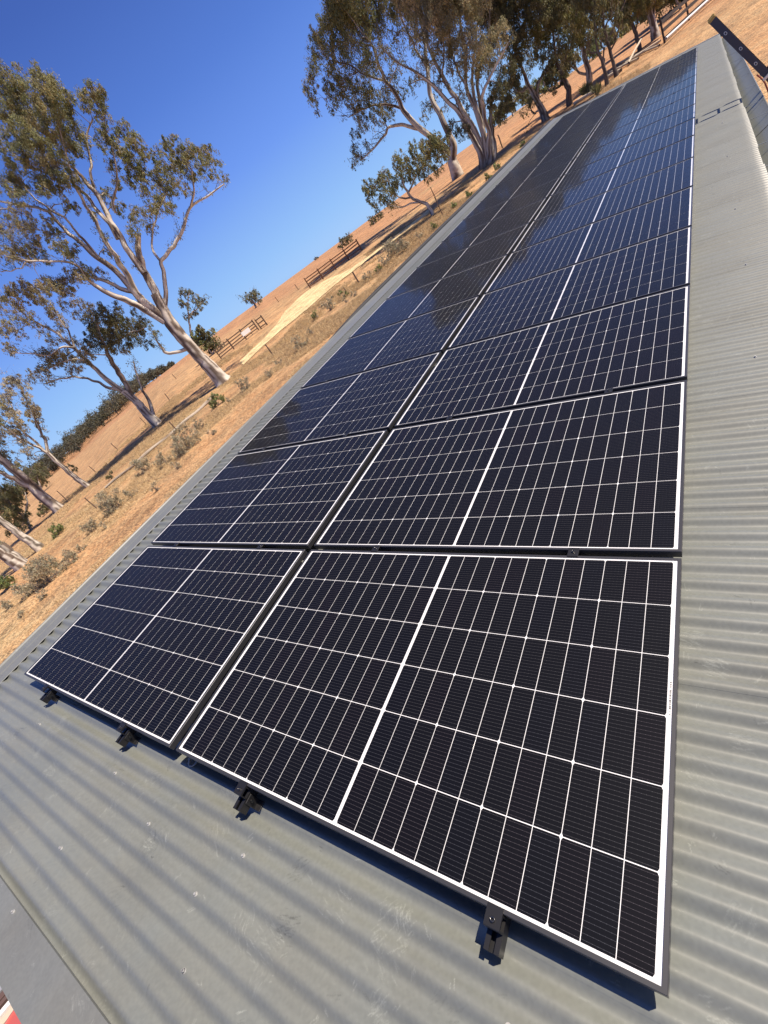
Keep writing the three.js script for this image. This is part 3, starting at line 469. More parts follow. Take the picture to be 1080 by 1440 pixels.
gum({ seed: 9, base: [277, 488], push: .12, name: 'sapling', label: 'thin sapling with open crown just past the tallest gum', pal: 'blue', spread: .012, leaf: .0045,
  limbs: [T([[279, 486, 4], [270, 474, 3], [267, 460, 2.6], [265, 445, 2.2], [264, 428, 1.5], [266, 412, 1]], { trunk: true }), T([[266, 448, 2], [274, 436, 1.5], [284, 425, 1]])],
  blobs: [[257, 409, 6, .9], [265, 413, 7, .8], [275, 421, 7, .8], [285, 424, 5, .6], [261, 428, 7, .8], [270, 440, 6, .8], [254, 423, 5, .6], [262, 443, 5, .5], [278, 433, 5, .6]] });
gum({ seed: 10, base: [300, 502], push: .05, name: 'broadleaf_shrub', label: 'dense dark green shrub between tallest gum and rail fence', pal: 'green', spread: .01, leaf: .005, lw: .5, dens: 1.1,
  limbs: [T([[303, 505, 3.4], [299, 498, 2.6], [293, 490, 2], [287, 478, 1.4]], { trunk: true }), T([[299, 498, 2], [304, 488, 1.4], [300, 480, 1]])],
  blobs: [[281, 463, 7, 1.2, 'dark'], [288, 470, 7, 1.2, 'dark'], [276, 478, 7, 1, 'dark'], [293, 480, 7, 1, 'dark'], [285, 484, 6, .9], [296, 489, 6, .8, 'olive'], [298, 463, 3, .8], [272, 470, 5, .8], [309, 482, 6, .7, 'grey'], [314, 492, 5, .5, 'grey']] });
// group of big gums at the far end
gum({ seed: 11, base: [684, 234], label: 'many-stemmed big gum fanning out from one base near the far roof edge', pal: 'brown', spread: .06, rough: .8, leaf: .0036,
  limbs: [
    T([[684, 236, 13], [683, 222, 9], [680, 190, 7], [676, 170, 6], [668, 145, 5], [664, 110, 3.6], [668, 70, 2.4], [672, 20, 2]], { trunk: true }),
    T([[679, 237, 11], [677, 222, 9], [670, 203, 7.5], [651, 169, 6], [629, 140, 5], [607, 118, 4], [580, 100, 3], [560, 88, 2], [540, 70, 1.4]], { off: -.03, trunk: true }),
    T([[682, 237, 12], [680, 218, 9], [674, 198, 8], [650, 155, 6.5], [635, 126, 5.5], [621, 104, 4.6], [607, 77, 4], [599, 55, 3], [592, 16, 2.4], [588, -20, 2]], { off: .02, trunk: true }),
    T([[685, 236, 12], [685, 218, 8], [682, 193, 7], [668, 153, 5.5], [656, 122, 5], [656, 81, 4], [648, 41, 3], [646, -10, 2.4]], { off: .0, trunk: true }),
    T([[688, 235, 12], [689, 215, 8], [686, 183, 6], [680, 147, 5], [682, 122, 4], [698, 92, 3], [715, 60, 2]], { off: -.04, trunk: true }),
    T([[686, 235, 12], [684, 212, 7], [679, 170, 5], [672, 130, 4.5], [674, 98, 4], [686, 57, 3], [690, 0, 2]], { off: .04, trunk: true }),
    T([[690, 234, 14], [695, 215, 9], [694, 200, 7], [691, 180, 5], [690, 150, 4], [700, 120, 3], [705, 90, 2]], { off: .05, trunk: true }),
    T([[656, 122, 3], [640, 90, 2.6], [634, 50, 2], [630, 0, 1.5]], { off: .02 }), T([[621, 104, 3], [625, 70, 2.4], [612, 30, 2]], { off: -.03 })],
  blobs: [[640, 30, 24], [620, 60, 19, .8], [660, 60, 19, .8], [680, 30, 22], [640, 90, 15, .7], [670, 100, 13, .6], [690, 70, 18], [700, 120, 12, 1, 'dark'], [692, 142, 9, 1, 'dark'], [610, 30, 17], [600, 90, 13, .6], [620, 115, 11, .5], [650, 130, 9, .4], [660, 8, 20], [710, 95, 14, 1, 'dark'], [602, 8, 15], [705, 150, 10, 1.1, 'dark'], [701, 165, 8, .9, 'dark'], [630, -15, 20], [670, -15, 20], [590, 50, 10, .6], [718, 120, 10, 1, 'dark'], [645, 60, 12, .6], [675, 75, 12, .6], [700, 45, 14], [625, 150, 7, .3], [660, 150, 7, .4, 'dark'], [635, 175, 8, .9, 'dark'], [645, 185, 8, 1, 'dark'], [655, 180, 7, .9, 'dark'], [628, 190, 6, .8, 'dark'], ...canopy(650, 20, 120, 20, 150, 34, 71, 17)] });
gum({ seed: 12, base: [643, 250], label: 'big gum with drooping curtain of foliage and low arching bare limb', pal: 'olive', spread: .05, rough: .9, leaf: .0036, droop: 1.1,
  limbs: [
    T([[646, 252, 20], [641, 240, 16], [636, 226, 13], [637, 205, 11], [630, 188, 9]], { trunk: true }),
    T([[637, 218, 9], [615, 200, 8], [588, 178, 7], [567, 153, 6], [555, 133, 5], [542, 114, 4.4], [532, 90, 3.6], [524, 65, 3], [505, 40, 2.2], [487, 16, 1.6]], { off: -.02, trunk: true }),
    T([[592, 182, 5], [576, 178, 4.5], [558, 175, 4], [548, 180, 3.5], [541, 188, 3], [528, 204, 2.4], [517, 216, 1.8], [507, 226, 1]], { off: -.04 }),
    T([[632, 190, 8], [618, 160, 7], [605, 130, 6], [600, 95, 5], [598, 60, 4], [590, 20, 3], [585, -20, 2]], { off: .03, trunk: true }),
    T([[542, 114, 3], [515, 105, 2.4], [490, 92, 2], [465, 85, 1.4]], { off: .02 }), T([[567, 153, 3.4], [540, 146, 2.8], [515, 150, 2], [490, 165, 1.2]], { off: -.02 }), T([[524, 65, 2.5], [500, 58, 2], [475, 60, 1.4]], { off: 0 }), T([[600, 95, 3], [580, 60, 2.4], [565, 25, 2]], { off: 0 })],
  blobs: [[470, 8, 19], [455, 35, 15], [446, 60, 13], [441, 85, 11], [436, 105, 9], [433, 125, 9], [440, 140, 7, .8], [446, 156, 4, .6], [465, 70, 14], [480, 40, 20], [500, 15, 20], [470, 95, 14], [480, 120, 16], [461, 117, 10], [465, 140, 8, .8], [468, 156, 5, .6], [500, 60, 18, .8], [520, 40, 18], [530, 15, 18], [500, 102, 16], [520, 90, 13, .7], [500, 130, 15], [520, 130, 13], [541, 140, 13], [500, 155, 11], [511, 170, 9, .7], [501, 185, 8, .8, 'blue'], [498, 205, 7, .8, 'blue'], [503, 220, 7, .8, 'blue'], [496, 233, 4, .6, 'blue'], [515, 203, 6, .5, 'blue'], [530, 160, 11], [550, 155, 8, .7], [545, 110, 11, .5], [540, 72, 12, .5], [560, 50, 13, .6], [560, 92, 11, .4], [570, 18, 15, .8], [575, 120, 9, .4, 'blue'], [560, 130, 9, .5], [556, 8, 14], [585, 60, 11, .4, 'blue'], [590, 110, 8, .4, 'blue'], [600, 150, 9, .4, 'blue'], [610, 140, 7, .4], [485, -15, 18], [520, -15, 20], [555, -18, 18], [595, 165, 6, .4], [475, 20, 13], [447, 50, 8], ...canopy(530, 10, 120, 20, 120, 26, 72, 17)] });
gum({ seed: 13, base: [608, 303], label: 'small crooked gum with drooping olive foliage near the dirt track', pal: 'olive', spread: .02, leaf: .0042, droop: 1.3,
  limbs: [
    T([[609, 304, 6], [605, 294, 5], [600, 287, 4.4], [590, 283, 4], [581, 280, 3.6], [574, 271, 3.2], [567, 259, 2.6], [565, 245, 2]], { trunk: true }),
    T([[590, 284, 2.6], [575, 288, 2], [560, 291, 1.6], [545, 288, 1]], { off: -.01 }), T([[578, 278, 2.6], [562, 278, 2], [545, 270, 1.4], [528, 268, 1]], { off: .01 }), T([[574, 271, 2.6], [585, 250, 2], [600, 225, 1.6], [612, 200, 1]], { off: .01 })],
  blobs: [[515, 258, 7], [520, 275, 7], [528, 262, 8], [526, 285, 6, .9], [540, 242, 9], [545, 255, 10], [540, 275, 8], [548, 285, 6, .8], [560, 226, 10], [565, 240, 11], [555, 262, 7], [580, 207, 8], [575, 222, 10], [590, 225, 10], [590, 240, 9], [580, 245, 9, .8], [600, 200, 10], [610, 192, 10], [615, 208, 10], [605, 215, 10], [621, 200, 8], [626, 215, 7, .8], [600, 250, 6, .6], [615, 235, 7, .7], [605, 235, 7, .8], [530, 297, 4, .6], [511, 266, 5], [552, 272, 5, .6], [535, 252, 6]] });
const rowGroup = 'gums along the far fence line';
gum({ seed: 14, base: [767, 169], label: 'gum with pale forked trunk and dense dark olive crown, near the far roof corner', group: rowGroup, pal: 'dark', spread: .05, rough: .6, leaf: .0036,
  limbs: [T([[768, 170, 12], [763, 157, 9], [756, 143, 7.5], [749, 131, 6.5], [743, 120, 5.5], [737, 104, 4], [728, 80, 3], [722, 40, 2]], { trunk: true }), T([[757, 145, 5], [756, 122, 4], [763, 105, 3.4], [772, 88, 2.6], [785, 60, 2]], { off: .02 }), T([[743, 120, 3], [735, 128, 2.4], [722, 125, 1.6]], { off: -.01 }), T([[760, 150, 2.5], [752, 160, 2], [745, 150, 1]], { off: 0 })],
  blobs: [[725, 60, 18], [745, 45, 18, 1, 'olive'], [740, 75, 16, 1, 'olive'], [720, 85, 12], [760, 30, 16, 1, 'olive'], [770, 55, 13], [735, 20, 18], [771, 100, 7, .6], [720, 110, 11], [707, 128, 8], [735, 130, 8, .8], [746, 146, 7, .7], [760, 80, 10, .8], [715, 30, 15], [780, 20, 14], [785, 80, 7, .6], [722, 150, 5, .7], [735, 158, 5, .5], [745, -10, 18], [715, -5, 18], [712, 140, 8], [725, 95, 10], ...canopy(745, 20, 90, 20, 140, 30, 73, 15)] });
gum({ seed: 15, base: [799, 150], label: 'dark-trunked gum with a sharp bend, beside the spiky yuccas', group: rowGroup, pal: 'dark', spread: .04, rough: .9, leaf: .0036, dark: [.08, .062, .05], pale: [.2, .17, .14],
  limbs: [T([[801, 152, 10], [800, 138, 8], [799, 124, 7], [792, 110, 6], [787, 97, 5], [783, 86, 4], [778, 50, 3], [775, 6, 2]], { trunk: true }), T([[793, 112, 4], [785, 122, 3], [772, 128, 2]], { off: 0 }), T([[787, 97, 3], [800, 70, 2.4], [812, 40, 1.8]], { off: .02 })],
  blobs: [[785, 70, 12], [790, 100, 9], [775, 112, 8], [800, 40, 14, 1, 'olive'], [810, 20, 14, 1, 'olive'], [795, 15, 12, 1, 'olive'], [820, 38, 11, 1, 'olive'], [815, 55, 8], [780, 122, 6, .7], [790, -8, 14], [815, -8, 14], [778, 90, 8], [800, 85, 7, .7], ...canopy(800, 20, 60, 10, 110, 24, 74, 13)] });
gum({ seed: 16, base: [828, 117], label: 'stout gum half grey half white in the trunk, standing in the yuccas', group: rowGroup, pal: 'olive', spread: .03, rough: .3, leaf: .0036,
  limbs: [T([[829, 119, 9], [828, 102, 7.5], [824, 86, 6.5], [821, 75, 6], [818, 60, 5], [815, 45, 4], [818, 15, 3]], { trunk: true }), T([[827, 105, 3.6], [815, 103, 3], [808, 96, 2.4], [800, 86, 1.6]], { off: -.01 }), T([[821, 75, 3], [828, 62, 2.6], [838, 40, 1.8]], { off: .01 })],
  blobs: [[810, 25, 12], [825, 10, 12], [835, 30, 9], [800, 62, 8, .7], [845, 8, 10], [822, 40, 8, .8], [835, -10, 12], ...canopy(822, 15, 60, 10, 95, 22, 75, 13)] });
gum({ seed: 17, base: [853, 121], label: 'thin forked dark gum, first of two slender stems past the yuccas', group: rowGroup, pal: 'dark', spread: .03, rough: .9, leaf: .0036, dark: [.075, .06, .048], pale: [.16, .135, .11],
  limbs: [T([[854, 122, 6], [851, 104, 4.6], [847, 87, 4], [842, 73, 3.6], [838, 55, 3], [836, 30, 2.4], [834, 0, 2]], { trunk: true }), T([[849, 92, 2.6], [849, 75, 2], [845, 62, 1.4]], { off: 0 }), T([[842, 73, 2.4], [833, 76, 1.8], [826, 66, 1]], { off: 0 })],
  blobs: [[832, 20, 9, .7], [842, 42, 7, .4], [828, 60, 6, .5], [840, 0, 10], [848, 55, 5, .3], ...canopy(838, 0, 50, 10, 80, 16, 76, 12)] });
gum({ seed: 18, base: [866, 108], label: 'slender dark gum with many upswept twigs, second past the yuccas', group: rowGroup, pal: 'dark', spread: .03, rough: .9, leaf: .0036, dark: [.075, .06, .048], pale: [.16, .135, .11],
  limbs: [T([[868, 110, 7], [864, 96, 5], [860, 81, 4.4], [855, 60, 3.8], [850, 41, 3.2], [848, 20, 2.6], [846, -5, 2]], { trunk: true }), T([[855, 60, 3], [862, 40, 2.4], [874, 15, 1.8], [880, -5, 1]], { off: .01 }), T([[858, 72, 2.6], [866, 55, 2], [870, 35, 1.2]], { off: -.01 }), T([[850, 41, 2], [858, 22, 1.6], [862, 0, 1]], { off: 0 })],
  blobs: [[855, 15, 8, .5], [868, 20, 8, .5], [876, 40, 7, .6, 'olive'], [860, -5, 10], [846, 25, 7, .5], ...canopy(858, 0, 50, 10, 75, 18, 77, 12)] });
gum({ seed: 19, base: [899, 72], label: 'straight dark gum near the leaning pale poles', group: rowGroup, pal: 'olive', spread: .03, rough: .9, leaf: .0038, dark: [.075, .06, .048], pale: [.16, .135, .11],
  limbs: [T([[900, 73, 6.5], [897, 58, 5.2], [893, 45, 4.6], [888, 30, 4], [884, 15, 3], [880, -10, 2]], { trunk: true }), T([[893, 45, 2.4], [898, 25, 1.8], [902, 5, 1]], { off: 0 })],
  blobs: [[880, 15, 12], [890, 3, 12], [870, 25, 9], [902, 8, 9], [878, -12, 14], [886, 30, 7, .7], [900, -10, 12], ...canopy(885, 0, 60, 10, 68, 18, 78, 13)] });
gum({ seed: 20, base: [922, 54], label: 'thick dark trunked gum at the end of the timber yard fence', group: rowGroup, pal: 'olive', spread: .03, rough: .7, leaf: .004,
  limbs: [T([[923, 55, 14], [920, 42, 10], [917, 30, 8.5], [911, 10, 7], [905, -12, 5], [895, -45, 3]], { trunk: true }), T([[916, 28, 4], [922, 5, 3], [925, -20, 2]], { off: 0 })],
  blobs: [[905, -5, 12], [922, -12, 13], [935, -20, 10], [890, -25, 14], [910, -30, 14], ...canopy(908, -10, 70, 10, 60, 18, 79, 14)] });
gum({ seed: 21, base: [958, 19], push: .1, label: 'small bare-stemmed gum behind the timber yard fence', group: rowGroup, pal: 'olive', spread: .02, leaf: .004,
  limbs: [T([[959, 20, 4], [956, 10, 3], [952, 2, 2.6], [950, -20, 2]], { trunk: true })], blobs: [[950, -25, 10], [960, -30, 10], ...canopy(950, -10, 70, 8, 105, 40, 80, 15)] });
gum({ seed: 22, base: [988, -14], label: 'leafy gum behind the cattle-yard fence corner', group: rowGroup, pal: 'dark', spread: .03, leaf: .004, limbs: [T([[988, -14, 8], [984, -24, 6], [978, -40, 5], [965, -60, 3]], { trunk: true })], blobs: canopy(980, -25, 70, 4, 95, 40, 81, 15) });
gum({ seed: 23, base: [1012, -34], label: 'spreading gum standing farther along the cattle-yard fence', group: rowGroup, pal: 'dark', spread: .03, leaf: .004, limbs: [T([[1012, -34, 8], [1008, -46, 6], [1000, -62, 5], [990, -80, 3]], { trunk: true })], blobs: canopy(1004, -46, 74, 4, 85, 40, 82, 15) });
// trees standing out in the paddock and on its skyline
const farGroup = 'trees scattered over the paddock';
gum({ seed: 30, base: [360, 433], name: 'paddock_tree', label: 'lone rounded tree with visible fork on the paddock skyline', group: farGroup, pal: 'blue', spread: .012, leaf: .004,
  limbs: [T([[361, 434, 3.2], [358, 428, 2.4], [355, 422, 1.6]], { trunk: true }), T([[358, 428, 1.8], [360, 420, 1.2]]), T([[357, 427, 1.6], [350, 421, 1]])], blobs: [[354, 413, 5], [348, 417, 5], [360, 415, 5], [353, 420, 5], [362, 421, 4, .8], [346, 423, 3.5, .7], [366, 422, 3, .6], [357, 409, 3]] });
gum({ seed: 31, base: [481, 350], name: 'paddock_tree', label: 'dense dark pair of crowns on the skyline above the rail fence', group: farGroup, pal: 'dark', spread: .012, leaf: .0035,
  limbs: [T([[482, 350, 2.5], [481, 345, 1.6], [480, 340, 1]], { trunk: true })], blobs: [[480, 338, 5, 1.2], [485, 336, 5, 1.2], [491, 332, 4.4, 1.2], [478, 343, 4, 1.2], [487, 341, 4, 1.2], [493, 336, 3, 1]] });
gum({ seed: 32, base: [444, 366], push: 0, name: 'paddock_tree', label: 'tiny dark tree far off on the paddock brow', group: farGroup, pal: 'dark', spread: .006, leaf: .003,
  limbs: [T([[444, 366, 1.4], [444, 363, 1]], { trunk: true })], blobs: [[443, 363, 2.4, 1.4], [446, 362, 2.4, 1.4]] });
gum({ seed: 33, base: [525, 316], name: 'paddock_tree', label: 'low dark tree partly hidden by the small crooked gum', group: farGroup, pal: 'dark', spread: .012, leaf: .0035,
  limbs: [T([[526, 317, 2.5], [526, 311, 1.6]], { trunk: true })], blobs: [[520, 311, 4, 1.1], [525, 307, 4.5, 1.1], [531, 303, 4.5, 1.1], [519, 306, 3, .9], [536, 301, 4], [528, 312, 3]] });
{ const R = rng(404);   // trees filling the skyline behind the far gums
  const spots = [[705, 172], [722, 160], [745, 143], [770, 126], [790, 112], [812, 95], [835, 80], [858, 62], [880, 45], [905, 28], [930, 10]];
  spots.forEach(([x, y], i) => gum({ seed: 420 + i, base: [x, y + 3], name: 'paddock_tree', label: 'bushy green tree on the skyline behind the far fence-line gums', group: 'skyline trees behind the far gums', pal: i % 3 ? 'olive' : 'green', spread: .02, leaf: .004,
    limbs: [T([[x, y + 4, 2.4], [x - 3, y - 4, 1.8], [x - 6, y - 12, 1.2]], { trunk: true })], blobs: Array.from({ length: 6 }, () => [x - 7 + (R() - .5) * 22, y - 13 + (R() - .5) * 16, 5 + R() * 4, .9]) })); }

// wooded hill at the left: one far-off mass of tree crowns
{
  const R = rng(77), L = new Leaves();
  for (let k = 0; k < 980; k++) {
    const az = (-100 + R() * 43.5) * Math.PI / 180, r = 283 + Math.pow(R(), .8) * 160, x = camPos.x + Math.sin(az) * r, z = camPos.z - Math.cos(az) * r, y = terrain(x, z), azd = az * 180 / Math.PI;
    const tall = R() < .15 ? 1.35 : 1, h = (4.2 + 6 * R()) * tall * (azd > -61 ? .35 + .65 * sstep(-56.5, -61, azd) : 1), w = h * (.28 + .22 * R()), pal = PAL[R() < .55 ? 'dark' : R() < .5 ? 'brown' : 'blue'], tone = .26 + .30 * R();
    for (let q = 0; q < 13; q++) { let dx, dy, dz; do { dx = R() * 2 - 1; dy = R() * 2 - 1; dz = R() * 2 - 1; } while (dx * dx + dy * dy + dz * dz > 1); const cx = x + dx * w, cy = y + h * .6 + dy * h * .4, cz = z + dz * w, cc = pal[Math.floor(R() * 4)], t = tone * (.7 + .6 * R());
      for (let m = 0; m < 17; m++) { const a = V(R() - .5, R() - .6, R() - .5).normalize(); L.add(cx + (R() - .5) * w * .6, cy + (R() - .5) * h * .2, cz + (R() - .5) * w * .6, a.x, a.y, a.z, .6 + R() * .5, .42, [cc[0] * t, cc[1] * t, cc[2] * t], R); } }
    if (r < 330) L.add(x, y + h * .7, z, 0, -1, 0, h * .75, .35, [.16, .14, .11], R);
  }
  tag(part('woodland', L.geo(), leafMat, scene), 'dense dark green wood covering the far hill beyond the paddock', 'woodland', null, 'stuff');
}

// ------------------------------------------------------------------ shrubs, weeds, grass
function shrub(seed, x, y, r, pal, name, label, group, opt = {}) {
  const bl = [], R = rng(seed * 7 + 1), n = Math.max(5, Math.round(r * .9));
  for (let k = 0; k < n; k++) { const a = R() * 6.28, q = Math.sqrt(R()) * r; bl.push([x - r * .35 + Math.cos(a) * q, y - r * .5 + Math.sin(a) * q * .85, Math.max(2.2, r * (.26 + .2 * R())), opt.d ?? .55]); }
  const st = []; for (let k = 0; k < 4; k++) st.push(T([[x + (R() - .5) * r * .3, y, Math.max(.7, r * .07)], [x - r * .3 + (R() - .5) * r, y - r * .5 + (R() - .5) * r * .5, .6]], { off: (R() - .5) * .01 }));
  st.unshift(T([[x, y, Math.max(.9, r * .09)], [x - r * .25, y - r * .35, Math.max(.6, r * .05)], [x - r * .4, y - r * .7, .4]], { trunk: true }));
  const g = gum({ seed, base: [x, y], name, label, group, pal, spread: r * .0011, leaf: opt.leaf ?? .0042, lw: opt.lw ?? .4, up: true, droop: .2, limbs: st, blobs: bl, pale: [.33, .28, .22], dark: [.16, .125, .095], dens: opt.dens ?? 1 });
  g.userData.category = opt.cat ?? 'shrub'; return g;
}
const saltG = 'pale grey shrubs between the shed and the trees';
const saltLabel = 'pale grey-green dry shrub in the row between shed and gum trees';
const extraShrubs = [[222, 690, 8], [186, 700, 9], [150, 742, 8], [118, 772, 8], [60, 842, 9], [30, 868, 7], [300, 612, 7], [380, 530, 7], [440, 470, 6], [326, 566, 6], [500, 416, 5], [250, 660, 8]];
extraShrubs.forEach(([x, y, r], i) => shrub(900 + i, x, y, r, 'grey', 'low_shrub', 'low straw-coloured scrub tuft in the strip between shed and shrubs', 'low scrub tufts near the shed', { d: .55, leaf: .0034 }));
const saltNames = ['largest pale dry shrub just below the fallen log', 'broad pale shrub below the thin end of the fallen log', 'broad pale shrub below the two stout pale trunks', 'pale shrub at the lower side of the broad one by stout trunks', 'pale low shrub below the spiky green bush', 'pale shrub halfway along the fallen log', 'pale rounded shrub below the foot of the tallest gum', 'pale twiggy shrub between the two dark timber posts, nearer the first', 'pale shrub beside a small green bush below the track', 'pale shrub right behind the larger timber post', 'wide pale shrub below the track near the small crooked gum', 'pale shrub touching the wide one by the small crooked gum', 'smaller pale shrub beside the largest one by the log', 'pale shrub between spiky green bush and log end', 'pale shrub by the bright green bush on the log', 'little pale shrub beyond the larger timber post', 'little pale shrub just past the first timber post', 'little pale shrub by the upper small green bush', 'little pale shrub below the small crooked gum trunk', 'pale shrub beside the yellow-green bush near capping'];
[[266, 632, 22], [164, 716, 19], [70, 818, 22], [40, 838, 15], [100, 793, 14], [205, 664, 15], [347, 548, 11], [425, 490, 12], [466, 436, 11], [519, 392, 8], [556, 358, 14], [573, 350, 10], [236, 652, 12], [130, 748, 12], [285, 603, 10], [543, 372, 7], [395, 512, 6], [488, 425, 5], [590, 335, 6], [15, 855, 10]].forEach(([x, y, r], i) => shrub(600 + i, x, y, r, 'grey', 'saltbush', saltNames[i], saltG, { d: .62, leaf: .0034 }));
const weedG = 'small green bushes in the dry grass', weedLabel = 'small green bush standing in the dry grass';
[[447, 447, 6], [486, 418, 6], [612, 322, 5], [663, 275, 5], [640, 292, 4], [690, 250, 7], [700, 238, 5], [735, 205, 4], [535, 381, 5]].forEach(([x, y, r], i) => shrub(640 + i, x, y, r, 'green', 'green_bush', weedLabel, weedG, { d: .8 }));
shrub(660, 308, 570, 10, 'green', 'green_bush', 'bright green leafy bush growing over the end of the fallen log', weedG, { d: .8, leaf: .0055 });
shrub(661, 83, 752, 10, 'green', 'green_bush', 'spiky green bush on bare ground below the thick leaning trunk', weedG, { d: .9, leaf: .006, lw: .25 });
shrub(662, 12, 828, 12, 'green', 'green_bush', 'yellow-green bush in front of the two stout pale trunks', weedG, { d: .9, leaf: .0055 });
shrub(663, 66, 722, 10, 'dark', 'dark_shrub', 'dark bluish shrub at the foot of the thick leaning trunk', null, { d: 1.1, leaf: .004 });
shrub(664, 158, 672, 6, 'dark', 'dark_shrub', 'small dark dead-looking shrub on a bare stem by the log', null, { d: .8 });
[[830, 132, 8], [843, 134, 6]].forEach(([x, y, r], i) => { const g = shrub(670 + i, x, y, r, 'dark', 'yucca', i ? 'smaller dark spiky yucca beside the slender dark stems' : 'larger dark spiky yucca at the stout gum foot', 'spiky yuccas by the roof end', { d: 1.2, leaf: .011, lw: .12 }); g.userData.category = 'yucca'; });

{ // dry grass tufts, too many to count
  const R = rng(2024), pos = [], idx = [], nor = [];
  for (let k = 0; k < 12; k++) { const a = R() * 6.28, b = R() * 6.28, r = R() * .16, l = .08 + .16 * R(), lean = .05 + .13 * R(), x = Math.cos(a) * r, z = Math.sin(a) * r, w = .0065, i = pos.length / 3; pos.push(x - Math.sin(b) * w, 0, z + Math.cos(b) * w, x + Math.sin(b) * w, 0, z - Math.cos(b) * w, x + Math.cos(b) * lean, l, z + Math.sin(b) * lean); idx.push(i, i + 1, i + 2); }
  const g = new THREE.BufferGeometry(); g.setAttribute('position', new THREE.Float32BufferAttribute(pos, 3)); g.setIndex(idx); g.computeVertexNormals();
  const N = 130000, m = new THREE.InstancedMesh(g, new THREE.MeshStandardMaterial({ roughness: 1, side: THREE.DoubleSide }), N), q = new THREE.Object3D(), c = new THREE.Color(); let n = 0;
  for (let t = 0; t < 700000 && n < N; t++) {
    const az = (-88 + 84 * Math.sqrt(R())) * Math.PI / 180, r = 9 + 75 * Math.pow(R(), .8), x = camPos.x + Math.sin(az) * r, z = camPos.z - Math.cos(az) * r; if (x > -4 && z < 2 && z > -23) continue; if (x > -1.2 || onTrack(x, z)) continue;
    const d = fbm(x * .16 + 5, z * .16, 41, 4), band = .25 + .75 * sstep(-8, -20, x); if (R() > (1.25 - 1.5 * sstep(.4, .66, d)) * band) continue;
    q.position.set(x, terrain(x, z) - .01, z); q.rotation.y = R() * 6.28; const s = .45 + .9 * R() * R() + (R() < .04 ? .7 : 0); q.scale.set(s * (1 + r / 110), s * (.6 + .6 * R()), s * (1 + r / 110)); q.updateMatrix(); m.setMatrixAt(n, q.matrix);
    const k = .62 + .6 * R(), br = R() < .22 ? .62 : 1; c.setRGB(.56 * k * br, .41 * k * br * (br < 1 ? .92 : 1), .225 * k * br); m.setColorAt(n, c); n++;
  }
  m.count = n; m.name = 'dry_grass'; m.castShadow = m.receiveShadow = true; scene.add(m); tag(m, 'straw coloured dry grass tufts over the paddock edge', 'grass', null, 'stuff');
}

// ------------------------------------------------------------------ posts, fences, log, poles
const timber = new THREE.MeshStandardMaterial({ color: lin(.13, .085, .06), roughness: .95 }), rustT = new THREE.MeshStandardMaterial({ color: lin(.17, .085, .05), roughness: .9 }), palePole = new THREE.MeshStandardMaterial({ color: lin(.52, .44, .33), roughness: .9 }), whiteP = new THREE.MeshStandardMaterial({ color: lin(.75, .74, .72), roughness: .7 });
function post(x, y, h, w, label, group, lean = 0, mat = timber) {
  const b = ground(x, y), R = rng(Math.round(x * 13 + y)), g = new THREE.CylinderGeometry(w * .46, w * .5, h + .3, 7, 4), p = g.attributes.position; for (let i = 0; i < p.count; i++) { p.setX(i, p.getX(i) * (.9 + .2 * R()) + .03 * Math.sin(p.getY(i) * 3)); } g.translate(0, h / 2 - .15, 0); g.computeVertexNormals();
  const m = part(numbered('fence_post'), g, mat, scene); m.position.copy(b); m.rotation.set(lean * .5, R() * 6, lean); return tag(m, label, 'post', group);
}
const pg = 'timber fence posts along the tree row';
post(384, 499, 1.3, .15, 'dark timber post just below the pale track, nearer the tallest gum', pg, .03);
post(505, 398, 1.45, .20, 'dark timber post below the track, opposite the rail fence gate', pg, -.03);
post(489 - 2, 410, .55, .1, 'short dark stake beside the larger timber post and small green bush', pg, .1);
post(250, 606, 1.2, .13, 'short dark post in front of the fallen log', pg, .02);
post(136, 715, 1.2, .11, 'dark leaning stake among pale shrubs near the slim gum', pg, .2);
post(206, 597, 1.4, .11, 'thin dark stake at the foot of the two-stemmed gum', pg, -.02);
post(94, 703, 1.7, .12, 'dark stake between slim pale gum and thick leaning trunk', pg, -.02);
post(623, 303, 2.2, .12, 'tall dark steel post in front of the small crooked gum', pg, .02);
post(613, 280, 1.8, .14, 'dark post behind the small crooked gum', pg, -.05);
post(707, 208, 1.9, .2, 'dark post between many-stemmed gum and pale forked gum', pg, 0);
for (const [x, y, i] of [[345, 437, 0], [298, 482, 1], [420, 408, 2], [406, 388, 3], [392, 425, 4], [248, 533, 5], [239, 563, 6], [165, 632, 7], [135, 664, 8]]) post(x, y, 1.25, .13, 'thin grey post of the wire fence across the paddock', 'wire fence posts across the paddock', (i % 3 - 1) * .04);
